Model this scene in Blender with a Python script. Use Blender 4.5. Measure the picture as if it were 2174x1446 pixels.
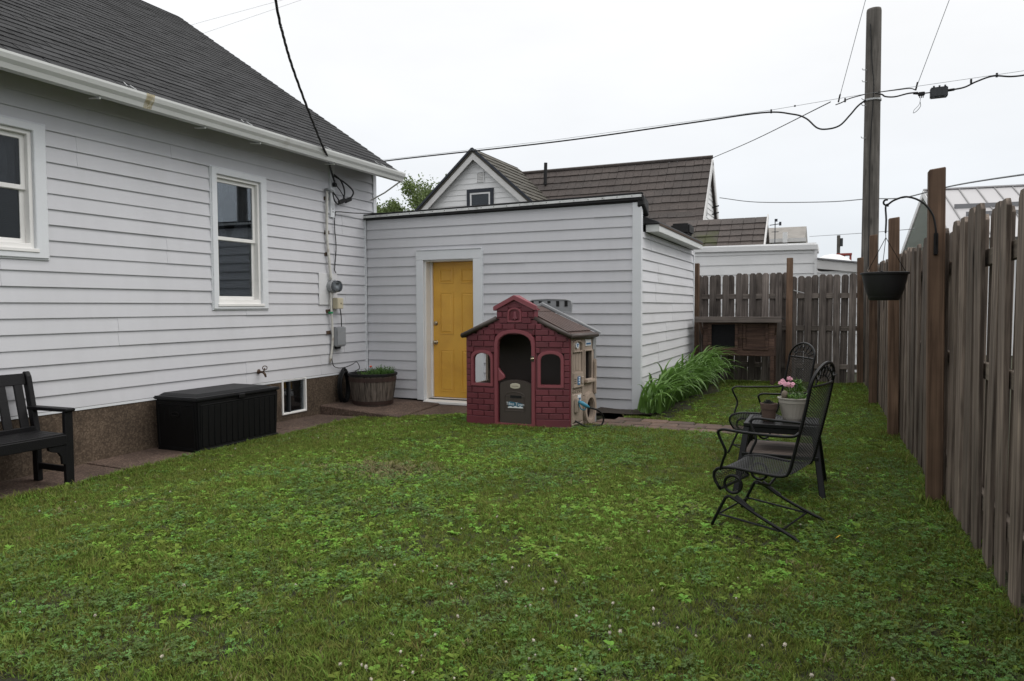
import bpy, bmesh, math, random
import numpy as np
from mathutils import Vector, Matrix
R = math.radians
random.seed(7); rng = np.random.default_rng(7)
for o in list(bpy.data.objects): bpy.data.objects.remove(o)
scene = bpy.context.scene
COL = scene.collection

# ------------------------------------------------------------ camera
YAW, PITCH, ROLL = math.atan(686/1540), math.atan(71/1540), 0.004
fw = Vector((-math.sin(YAW)*math.cos(PITCH), math.cos(YAW)*math.cos(PITCH), -math.sin(PITCH)))
rt = Vector((math.cos(YAW), math.sin(YAW), 0)); up = rt.cross(fw)
rt = rt*math.cos(ROLL) - up*math.sin(ROLL); up = rt.cross(fw)
cam = bpy.data.cameras.new('camera'); cam.sensor_width = 36; cam.lens = 36*1540/2174
cam.clip_start = 0.05; cam.clip_end = 1500
camo = bpy.data.objects.new('camera', cam); COL.objects.link(camo)
camo.matrix_world = Matrix(((rt.x, up.x, -fw.x, 0), (rt.y, up.y, -fw.y, 0), (rt.z, up.z, -fw.z, 1.33), (0, 0, 0, 1)))
scene.camera = camo

# ------------------------------------------------------------ overcast sky and a very soft sun
SUN_AZ, SUN_EL = R(75), R(52)          # azimuth from +Y towards +X
world = bpy.data.worlds.new('World'); scene.world = world; world.use_nodes = True
wn = world.node_tree; wn.nodes.clear()
def N(nt, t, **kw):
    n = nt.nodes.new(t)
    for k, v in kw.items(): setattr(n, k, v)
    return n
out = N(wn, 'ShaderNodeOutputWorld'); 
sky = N(wn, 'ShaderNodeTexSky', sky_type='NISHITA', sun_disc=False, sun_elevation=SUN_EL, sun_rotation=SUN_AZ)
bgs = N(wn, 'ShaderNodeBackground'); bgs.inputs[1].default_value = 0.06
wn.links.new(sky.outputs[0], bgs.inputs[0])
tc = N(wn, 'ShaderNodeTexCoord'); sep = N(wn, 'ShaderNodeSeparateXYZ'); wn.links.new(tc.outputs['Generated'], sep.inputs[0])
ramp = N(wn, 'ShaderNodeValToRGB'); wn.links.new(sep.outputs[2], ramp.inputs[0])
e = ramp.color_ramp.elements
e[0].position = 0.0; e[0].color = (.57, .61, .65, 1)
e[1].position = 1.0; e[1].color = (1.2, 1.19, 1.18, 1)
x = ramp.color_ramp.elements.new(0.16); x.color = (.675, .695, .72, 1)
x = ramp.color_ramp.elements.new(0.32); x.color = (.755, .76, .766, 1)
x = ramp.color_ramp.elements.new(0.5); x.color = (.83, .83, .833, 1)
mp = N(wn, 'ShaderNodeMapping'); mp.inputs['Scale'].default_value = (1.6, 1.6, 5.0); wn.links.new(tc.outputs['Generated'], mp.inputs[0])
nz = N(wn, 'ShaderNodeTexNoise'); nz.inputs['Scale'].default_value = 1.8; nz.inputs['Detail'].default_value = 5; wn.links.new(mp.outputs[0], nz.inputs[0])
mr = N(wn, 'ShaderNodeMapRange'); mr.inputs[1].default_value = .3; mr.inputs[2].default_value = .7; mr.inputs[3].default_value = .95; mr.inputs[4].default_value = 1.03
wn.links.new(nz.outputs[0], mr.inputs[0])
mul = N(wn, 'ShaderNodeMix', data_type='RGBA', blend_type='MULTIPLY'); mul.inputs[0].default_value = 1
wn.links.new(ramp.outputs[0], mul.inputs[6]); wn.links.new(mr.outputs[0], mul.inputs[7])
bgc = N(wn, 'ShaderNodeBackground'); bgc.inputs[1].default_value = 1.0; wn.links.new(mul.outputs[2], bgc.inputs[0])
mx = N(wn, 'ShaderNodeMixShader'); mx.inputs[0].default_value = 0.93       # thick cloud over the clear sky
wn.links.new(bgs.outputs[0], mx.inputs[1]); wn.links.new(bgc.outputs[0], mx.inputs[2]); wn.links.new(mx.outputs[0], out.inputs[0])
sun = bpy.data.lights.new('sun', 'SUN'); sun.energy = 1.0; sun.angle = R(50); sun.color = (1, .97, .93)
suno = bpy.data.objects.new('sun', sun); COL.objects.link(suno)
sd = Vector((math.sin(SUN_AZ)*math.cos(SUN_EL), math.cos(SUN_AZ)*math.cos(SUN_EL), math.sin(SUN_EL)))
suno.rotation_euler = sd.to_track_quat('Z', 'Y').to_euler(); suno.location = sd*60
vs = scene.view_settings; vs.view_transform = 'Standard'; vs.look = 'None'; vs.exposure = 0.5; vs.gamma = 1; vs.use_curve_mapping = False
scene.render.engine = 'CYCLES'

# ------------------------------------------------------------ materials
MATS = {}
def mat(name, col, rough=.6, var=.12, scale=4, bump=0.0, bscale=60, spec=.4, metal=0.0, stretch=(1, 1, 1), col2=None, c2lo=.45, c2hi=.65, rnd=0.0, coat=0.0, fine=0.0, fscale=90, sub=0.0, trans=0.0, huev=0.0):
    """col mottled by two octaves of noise; col2 = second colour in patches; rnd = brightness spread between pieces"""
    m = bpy.data.materials.new(name); m.use_nodes = True; nt = m.node_tree; b = nt.nodes['Principled BSDF']
    b.inputs['Roughness'].default_value = rough; b.inputs['Metallic'].default_value = metal; b.inputs['Specular IOR Level'].default_value = spec
    if coat: b.inputs['Coat Weight'].default_value = coat
    L = nt.links.new
    geo = N(nt, 'ShaderNodeNewGeometry'); mpn = N(nt, 'ShaderNodeMapping'); mpn.inputs['Scale'].default_value = stretch
    L(geo.outputs['Position'], mpn.inputs[0])
    oi = N(nt, 'ShaderNodeObjectInfo')
    off = N(nt, 'ShaderNodeVectorMath', operation='SCALE'); off.inputs[0].default_value = (37.1, 17.3, 53.7); L(oi.outputs['Random'], off.inputs['Scale'])
    add = N(nt, 'ShaderNodeVectorMath', operation='ADD'); L(mpn.outputs[0], add.inputs[0])
    if rnd: L(off.outputs[0], add.inputs[1])
    n1 = N(nt, 'ShaderNodeTexNoise'); n1.inputs['Scale'].default_value = scale; n1.inputs['Detail'].default_value = 6; L(add.outputs[0], n1.inputs[0])
    m1 = N(nt, 'ShaderNodeMapRange'); m1.inputs[1].default_value = .25; m1.inputs[2].default_value = .75; m1.inputs[3].default_value = 1-var; m1.inputs[4].default_value = 1+var
    L(n1.outputs[0], m1.inputs[0]); f = m1.outputs[0]
    if fine:
        n2 = N(nt, 'ShaderNodeTexNoise'); n2.inputs['Scale'].default_value = fscale; n2.inputs['Detail'].default_value = 3; L(add.outputs[0], n2.inputs[0])
        m2 = N(nt, 'ShaderNodeMapRange'); m2.inputs[1].default_value = .3; m2.inputs[2].default_value = .7; m2.inputs[3].default_value = 1-fine; m2.inputs[4].default_value = 1+fine
        L(n2.outputs[0], m2.inputs[0]); t = N(nt, 'ShaderNodeMath', operation='MULTIPLY'); L(f, t.inputs[0]); L(m2.outputs[0], t.inputs[1]); f = t.outputs[0]
    if rnd:
        m3 = N(nt, 'ShaderNodeMapRange'); m3.inputs[3].default_value = 1-rnd; m3.inputs[4].default_value = 1+rnd
        L(oi.outputs['Random'], m3.inputs[0]); t = N(nt, 'ShaderNodeMath', operation='MULTIPLY'); L(f, t.inputs[0]); L(m3.outputs[0], t.inputs[1]); f = t.outputs[0]
    c = N(nt, 'ShaderNodeRGB'); c.outputs[0].default_value = (*col, 1); src = c.outputs[0]
    if col2:
        n4 = N(nt, 'ShaderNodeTexNoise'); n4.inputs['Scale'].default_value = scale*.7; n4.inputs['Detail'].default_value = 5; n4.inputs['Distortion'].default_value = .6
        o2 = N(nt, 'ShaderNodeVectorMath', operation='ADD'); o2.inputs[1].default_value = (9.2, 4.1, 7.7); L(add.outputs[0], o2.inputs[0]); L(o2.outputs[0], n4.inputs[0])
        m4 = N(nt, 'ShaderNodeMapRange'); m4.inputs[1].default_value = c2lo; m4.inputs[2].default_value = c2hi; L(n4.outputs[0], m4.inputs[0])
        mixc = N(nt, 'ShaderNodeMix', data_type='RGBA'); L(m4.outputs[0], mixc.inputs[0]); L(src, mixc.inputs[6]); mixc.inputs[7].default_value = (*col2, 1); src = mixc.outputs[2]
    mm = N(nt, 'ShaderNodeMix', data_type='RGBA', blend_type='MULTIPLY'); mm.inputs[0].default_value = 1; L(src, mm.inputs[6]); L(f, mm.inputs[7]); src = mm.outputs[2]
    if huev:
        hs = N(nt, 'ShaderNodeHueSaturation'); m5 = N(nt, 'ShaderNodeMapRange'); m5.inputs[3].default_value = .5-huev; m5.inputs[4].default_value = .5+huev
        L(oi.outputs['Random'], m5.inputs[0]); L(m5.outputs[0], hs.inputs[0]); L(src, hs.inputs['Color']); src = hs.outputs[0]
    L(src, b.inputs['Base Color'])
    if bump:
        n3 = N(nt, 'ShaderNodeTexNoise'); n3.inputs['Scale'].default_value = bscale; n3.inputs['Detail'].default_value = 5; L(add.outputs[0], n3.inputs[0])
        bp = N(nt, 'ShaderNodeBump'); bp.inputs['Strength'].default_value = bump; bp.inputs['Distance'].default_value = .01; L(n3.outputs[0], bp.inputs['Height']); L(bp.outputs[0], b.inputs['Normal'])
    if sub or trans:
        tr = N(nt, 'ShaderNodeBsdfTranslucent'); L(src, tr.inputs[0]); ms = N(nt, 'ShaderNodeMixShader'); ms.inputs[0].default_value = trans
        L(b.outputs[0], ms.inputs[1]); L(tr.outputs[0], ms.inputs[2]); L(ms.outputs[0], nt.nodes['Material Output'].inputs[0])
    MATS[name] = m; return m
def speck(name, c1, c2, c3, scale=70, rough=.85, bump=.5):
    """exposed-aggregate concrete: pebbles of three tones with damp blotches"""
    m = bpy.data.materials.new(name); m.use_nodes = True; nt = m.node_tree; b = nt.nodes['Principled BSDF']; L = nt.links.new
    b.inputs['Roughness'].default_value = rough; b.inputs['Specular IOR Level'].default_value = .35
    geo = N(nt, 'ShaderNodeNewGeometry'); v = N(nt, 'ShaderNodeTexVoronoi'); v.inputs['Scale'].default_value = scale; L(geo.outputs['Position'], v.inputs[0])
    r = N(nt, 'ShaderNodeValToRGB'); sp = N(nt, 'ShaderNodeSeparateColor'); L(v.outputs['Color'], sp.inputs[0]); L(sp.outputs[0], r.inputs[0])
    r.color_ramp.elements[0].color = (*c1, 1); r.color_ramp.elements[1].color = (*c3, 1); q = r.color_ramp.elements.new(.55); q.color = (*c2, 1)
    n = N(nt, 'ShaderNodeTexNoise'); n.inputs['Scale'].default_value = 2.2; n.inputs['Detail'].default_value = 7; n.inputs['Roughness'].default_value = .65; L(geo.outputs['Position'], n.inputs[0])
    mr = N(nt, 'ShaderNodeMapRange'); mr.inputs[1].default_value = .3; mr.inputs[2].default_value = .7; mr.inputs[3].default_value = .55; mr.inputs[4].default_value = 1.3; L(n.outputs[0], mr.inputs[0])
    mm = N(nt, 'ShaderNodeMix', data_type='RGBA', blend_type='MULTIPLY'); mm.inputs[0].default_value = 1; L(r.outputs[0], mm.inputs[6]); L(mr.outputs[0], mm.inputs[7]); L(mm.outputs[2], b.inputs['Base Color'])
    bp = N(nt, 'ShaderNodeBump'); bp.inputs['Strength'].default_value = bump; bp.inputs['Distance'].default_value = .006; L(v.outputs['Distance'], bp.inputs['Height']); L(bp.outputs[0], b.inputs['Normal'])
    MATS[name] = m; return m
def wood(name, light, dark, axis='z', rough=.8, rnd=.22, knots=True, scale=1.0):
    """weathered board: grain stretched along one axis, knots, tone differing from board to board"""
    m = bpy.data.materials.new(name); m.use_nodes = True; nt = m.node_tree; b = nt.nodes['Principled BSDF']; L = nt.links.new
    b.inputs['Roughness'].default_value = rough; b.inputs['Specular IOR Level'].default_value = .25
    geo = N(nt, 'ShaderNodeNewGeometry'); oi = N(nt, 'ShaderNodeObjectInfo')
    off = N(nt, 'ShaderNodeVectorMath', operation='SCALE'); off.inputs[0].default_value = (31.7, 11.9, 23.3); L(oi.outputs['Random'], off.inputs['Scale'])
    add = N(nt, 'ShaderNodeVectorMath', operation='ADD'); L(geo.outputs['Position'], add.inputs[0]); L(off.outputs[0], add.inputs[1])
    s = {'z': (42, 42, 1.6), 'x': (1.6, 42, 42), 'y': (42, 1.6, 42)}[axis]
    mp1 = N(nt, 'ShaderNodeMapping'); mp1.inputs['Scale'].default_value = [q*scale for q in s]; L(add.outputs[0], mp1.inputs[0])
    n1 = N(nt, 'ShaderNodeTexNoise'); n1.inputs['Scale'].default_value = 1; n1.inputs['Detail'].default_value = 6; n1.inputs['Distortion'].default_value = .9; L(mp1.outputs[0], n1.inputs[0])
    r = N(nt, 'ShaderNodeValToRGB'); r.color_ramp.elements[0].position = .3; r.color_ramp.elements[1].position = .72
    r.color_ramp.elements[0].color = (*dark, 1); r.color_ramp.elements[1].color = (*light, 1); L(n1.outputs[0], r.inputs[0]); src = r.outputs[0]
    if knots:
        mp2 = N(nt, 'ShaderNodeMapping'); mp2.inputs['Scale'].default_value = {'z': (11, 11, 2.6), 'x': (2.6, 11, 11), 'y': (11, 2.6, 11)}[axis]; L(add.outputs[0], mp2.inputs[0])
        v = N(nt, 'ShaderNodeTexVoronoi'); v.inputs['Scale'].default_value = .8; L(mp2.outputs[0], v.inputs[0])
        k = N(nt, 'ShaderNodeMapRange'); k.inputs[1].default_value = .06; k.inputs[2].default_value = .2; k.inputs[3].default_value = .38; k.inputs[4].default_value = 1; L(v.outputs['Distance'], k.inputs[0])
        mm = N(nt, 'ShaderNodeMix', data_type='RGBA', blend_type='MULTIPLY'); mm.inputs[0].default_value = .8; L(src, mm.inputs[6]); L(k.outputs[0], mm.inputs[7]); src = mm.outputs[2]
    n2 = N(nt, 'ShaderNodeTexNoise'); n2.inputs['Scale'].default_value = 2.5; n2.inputs['Detail'].default_value = 5; L(add.outputs[0], n2.inputs[0])
    m2 = N(nt, 'ShaderNodeMapRange'); m2.inputs[1].default_value = .3; m2.inputs[2].default_value = .7; m2.inputs[3].default_value = .72; m2.inputs[4].default_value = 1.25; L(n2.outputs[0], m2.inputs[0])
    m3 = N(nt, 'ShaderNodeMapRange'); m3.inputs[3].default_value = 1-rnd; m3.inputs[4].default_value = 1+rnd; L(oi.outputs['Random'], m3.inputs[0])
    t = N(nt, 'ShaderNodeMath', operation='MULTIPLY'); L(m2.outputs[0], t.inputs[0]); L(m3.outputs[0], t.inputs[1])
    m4 = N(nt, 'ShaderNodeMix', data_type='RGBA', blend_type='MULTIPLY'); m4.inputs[0].default_value = 1; L(src, m4.inputs[6]); L(t.outputs[0], m4.inputs[7]); L(m4.outputs[2], b.inputs['Base Color'])
    bp = N(nt, 'ShaderNodeBump'); bp.inputs['Strength'].default_value = .45; bp.inputs['Distance'].default_value = .004; L(n1.outputs[0], bp.inputs['Height']); L(bp.outputs[0], b.inputs['Normal'])
    MATS[name] = m; return m
def glass(name, tint=(.8, .83, .85), refl=.55):
    m = bpy.data.materials.new(name); m.use_nodes = True; nt = m.node_tree; nt.nodes.clear(); L = nt.links.new
    o = N(nt, 'ShaderNodeOutputMaterial'); t = N(nt, 'ShaderNodeBsdfTransparent'); t.inputs[0].default_value = (*tint, 1)
    g = N(nt, 'ShaderNodeBsdfGlossy'); g.inputs['Roughness'].default_value = .02; g.inputs[0].default_value = (.9, .93, .95, 1)
    f = N(nt, 'ShaderNodeFresnel'); f.inputs[0].default_value = 1.5
    a = N(nt, 'ShaderNodeMath', operation='MULTIPLY'); a.inputs[1].default_value = 1+refl; L(f.outputs[0], a.inputs[0])
    ms = N(nt, 'ShaderNodeMixShader'); L(a.outputs[0], ms.inputs[0]); L(t.outputs[0], ms.inputs[1]); L(g.outputs[0], ms.inputs[2]); L(ms.outputs[0], o.inputs[0])
    MATS[name] = m; return m

mat('siding', (0.5607, 0.5607, 0.5859), .5, .025, 1.2, .04, 25, col2=(0.5181, 0.5181, 0.5392), c2lo=.5, c2hi=.8, fine=.012, fscale=7, stretch=(1.6, 1.6, .5))
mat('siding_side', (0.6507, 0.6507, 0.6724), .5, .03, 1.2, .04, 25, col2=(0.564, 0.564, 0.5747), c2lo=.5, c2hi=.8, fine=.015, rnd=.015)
mat('trim', (0.655, 0.6713, 0.6931), .45, .04, 3, .03, 30, fine=.02)
mat('white_vinyl', (0.756, 0.7455, 0.7245), .4, .05, 3, .03, 30, col2=(0.63, 0.609, 0.567), c2lo=.62, c2hi=.8)
mat('gutter_metal', (0.5829, 0.591, 0.5748), .35, .06, 2.5, .03, 30, col2=(0.4048, 0.3967, 0.3562), c2lo=.62, c2hi=.8)
mat('stain', (.36, .31, .2), .6, .3, 30, col2=(.6, .58, .5))
mat('soffit', (.58, .58, .57), .6, .06, 3)
mat('shingle', (.032, .0325, .034), .8, .22, 2.2, .55, 120, spec=.25, rnd=.22, fine=.28, fscale=160, col2=(.021, .0215, .0225))
mat('shingle_field', (.032, .0325, .034), .8, .22, 2.2, .55, 120, spec=.25, fine=.3, fscale=160, col2=(.021, .0215, .0225))
mat('roof_grime', (0.048, 0.036, 0.0272), .9, .3, 20)
speck('aggregate', (0.05443, 0.0378, 0.0257), (0.07409, 0.05216, 0.03553), (0.1247, 0.09223, 0.06426), 70, bump=.35)
speck('walk_concrete', (0.058, 0.03915, 0.03045), (0.0899, 0.05945, 0.04495), (0.1522, 0.1073, 0.0841), 80, bump=.35)
mat('paver_stone', (0.12, 0.07875, 0.06), .85, .22, 5, .5, 60, rnd=.22, fine=.2, fscale=70, col2=(0.075, 0.05625, 0.045))
mat('soil', (0.021, 0.0144, 0.0096), .95, .4, 9, .9, 35, fine=.4, fscale=60)
mat('lawn_soil', (0.02812, 0.02925, 0.01238), .95, .4, 6, .8, 50, fine=.4, fscale=60)
mat('dark_void', (.008, .008, .008), .9, .1)  # darkness of gaps and openings put into a near-black colour
mat('room', (.03, .03, .032), .9, .1)
mat('blind', (0.156, 0.156, 0.1625), .6, .1, rnd=.05)
mat('curtain', (0.1815, 0.1848, 0.1914), .9, .12, 6)
mat('screen', (0.016, 0.016, 0.0176), .8, .2, 30, spec=.1)
glass('glass', (.62, .64, .66), refl=-.45); glass('meter_glass', (.75, .78, .8), .8)
mat('yellow_paint', (0.6696, 0.3726, 0.0594), .4, .07, 3, .08, 40, fine=.03, col2=(0.6048, 0.324, 0.054))
mat('brass', (.42, .36, .26), .28, .1, 30, metal=1)
mat('bitumen', (0.012, 0.012, 0.01275), .75, .3, 8, .5, 40)
mat('drip_edge', (.64, .65, .65), .4, .12, 8, col2=(.3, .3, .29), c2lo=.55, c2hi=.75)
mat('nail', (.03, .025, .02), .6)
mat('rust', (0.068, 0.04, 0.024), .8, .4, 40)
mat('maroon', (.150, .0325, .0435), .45, .12, 3, .12, 150, fine=.05, col2=(.118, .028, .036), rnd=.10, spec=.4)
mat('maroon_light', (0.228, 0.05928, 0.0722), .4, .06, 3, .06, 150, spec=.45)
mat('ph_roof', (0.0819, 0.05304, 0.04524), .45, .1, 4, .08, 120, col2=(0.0663, 0.04368, 0.03744), rnd=.05)
mat('ph_brown', (0.05812, 0.045, 0.03938), .42, .06, 4, .06, 120)
mat('ph_tan', (0.357, 0.29, 0.2366), .5, .07, 4, .06, 120, col2=(0.2945, 0.2366, 0.1918))
mat('ph_grey', (0.264, 0.272, 0.28), .5, .06, 4)
mat('cream', (0.496, 0.464, 0.368), .5, .05)
mat('sticker_white', (.7, .72, .74), .4, .05)
mat('sticker_blue', (.03, .12, .26), .4, .1)
mat('nozzle_blue', (0.0425, 0.2125, 0.323), .4, .06)
mat('black_plastic', (0.0063, 0.0063, 0.00665), .5, .15, 6, .12, 140, spec=.25)
mat('box_black', (0.00357, 0.003689, 0.004046), .55, .2, 5, .2, 110, spec=.2)
mat('box_lid', (0.007, 0.00735, 0.0084), .5, .2, 5, .2, 110, spec=.28)
mat('bench_black', (0.00476, 0.004522, 0.005355), .5, .15, 8, .25, 90, spec=.26, rnd=.12)
mat('iron_black', (0.00336, 0.00336, 0.00364), .4, .15, 20, .1, 90, spec=.28)
mat('cable_black', (.012, .012, .012), .6, .1)
mat('cable_grey', (.17, .18, .19), .5, .1)
mat('hub_grey', (0.036, 0.0384, 0.0416), .6, .15, 8)
wood('picket_wood', (.228, .184, .150), (.054, .041, .033), rnd=.36)
wood('back_picket_wood', (0.2019, 0.1723, 0.1544), (0.07125, 0.05937, 0.05344), rnd=.3)
wood('rail_wood', (0.209, 0.1758, 0.1425), (0.1045, 0.0855, 0.07125), 'y')
wood('back_rail_wood', (0.228, 0.1938, 0.171), (0.114, 0.0969, 0.0855), 'x')
wood('post_wood', (0.1851, 0.1185, 0.07929), (0.06977, 0.04228, 0.02855), rnd=.18, scale=.7)
wood('pole_wood', (0.1554, 0.1428, 0.1277), (0.0588, 0.05292, 0.04704), rnd=.05, scale=.8)
wood('hutch_wood', (0.1476, 0.08978, 0.06797), (0.04617, 0.02822, 0.02309), 'x', rnd=.25)
wood('hutch_board', (0.2134, 0.1778, 0.1601), (0.08892, 0.0756, 0.06936), 'x', rnd=.1)
wood('barrel_wood', (.15, .125, .105), (.05, .04, .033), rnd=.25)
wood('shelf_wood', (0.2052, 0.1672, 0.1444), (0.1064, 0.0836, 0.0722), 'x', rnd=.1)
mat('hoop_iron', (0.0385, 0.021, 0.0168), .7, .3, 12)
mat('galvanized', (.45, .46, .46), .45, .12, 12, metal=.3)
mat('meter_grey', (0.288, 0.296, 0.304), .5, .1, 10)
mat('beige_plastic', (.52, .47, .34), .5, .06)
mat('grey_plastic', (0.255, 0.2635, 0.2762), .55, .08, 8)
mat('conduit_paint', (0.54, 0.5265, 0.486), .55, .12, 10, col2=(0.252, 0.198, 0.144), c2lo=.6, c2hi=.75)
mat('panel_paint', (0.6072, 0.6072, 0.6164), .5, .05)
mat('green_tag', (.02, .22, .09), .5)
mat('neigh_white', (0.7245, 0.7245, 0.7245), .5, .05, 3, rnd=.02)
mat('neigh_trim', (0.606, 0.5963, 0.5865), .5, .06)
mat('neigh_dark', (.018, .022, .032), .5)
mat('neigh_roof', (0.07448, 0.0608, 0.05472), .75, .2, 1.2, .5, 60, rnd=.12, fine=.22, fscale=28, stretch=(1, 1, .25), col2=(0.0646, 0.05472, 0.05016))
mat('neigh_roof_moss', (0.0646, 0.05776, 0.04712), .8, .2, 3, .4, 60, rnd=.1, fine=.2, col2=(0.057, 0.0608, 0.02736), c2lo=.45, c2hi=.6)
mat('valley_roof', (0.08, 0.0736, 0.06), .8, .2, 3, .5, 60, fine=.25, fscale=30, rnd=.1)
mat('metal_roof', (.43, .42, .425), .4, .04, 1, metal=0, spec=.5)
mat('seam', (.24, .235, .235), .4, .05)
mat('guard', (.20, .2, .21), .5, .05)
mat('soffit_green', (0.6, 0.66, 0.63), .6, .05)
mat('beige_roof', (0.264, 0.248, 0.228), .85, .15, 3)
mat('red_brick', (.16, .06, .045), .85, .3, 20)
mat('red_paint', (.3, .05, .04), .5)
mat('clay_pot', (0.0874, 0.05624, 0.04408), .8, .14, 12, .25, 60, fine=.06)
mat('white_pot', (0.344, 0.32, 0.28), .5, .06, 8, .05, 60)
mat('basket_black', (0.0112, 0.01085, 0.0119), .55, .12, 20)
mat('lily_leaf', (0.1337, 0.2495, 0.05346), .4, .25, 5, spec=.4, trans=.3, col2=(0.09802, 0.1915, 0.04009), rnd=.06)
mat('pot_leaf', (0.112, 0.224, 0.04), .45, .25, 20, trans=.25)
mat('herb_leaf', (0.06, 0.136, 0.024), .5, .3, 30, trans=.25)
mat('petal_pink', (0.702, 0.36, 0.45), .6, .25, 60, trans=.2)
mat('petal_orange', (.75, .12, .015), .6, .2, 60)
mat('cactus', (.02, .022, .019), .7, .3, 40, fine=.3)
mat('bulb_brown', (.16, .13, .10), .8, .3, 30)
mat('tree_leaf', (0.1207, 0.169, 0.0483), .5, .35, 1.2, trans=.3)
mat('bark', (.1, .08, .06), .9, .3, 10)
mat('grass_blade', (.138, .206, .038), .7, .35, .9, spec=.04, trans=.32, rnd=.38, huev=.025, col2=(.195, .192, .058), c2lo=.46, c2hi=.64)
mat('clover_leaf', (.135, .232, .062), .55, .2, 2.5, spec=.14, trans=.32, rnd=.45, huev=.03, col2=(.155, .225, .085))
mat('weed_leaf', (.205, .33, .052), .5, .2, 3, spec=.14, trans=.35, rnd=.42, huev=.03)
mat('straw', (.175, .155, .070), .8, .3, 20, rnd=.35)
mat('clover_flower', (0.561, 0.51, 0.425), .8, .2, 200, rnd=.2)
mat('leaf_orange', (.5, .16, .07), .7, .2, 30)
mat('leaf_yellow', (.7, .42, .03), .7, .1)

mat('badge_blue', (.035, .13, .20), .45, .1)
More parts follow.
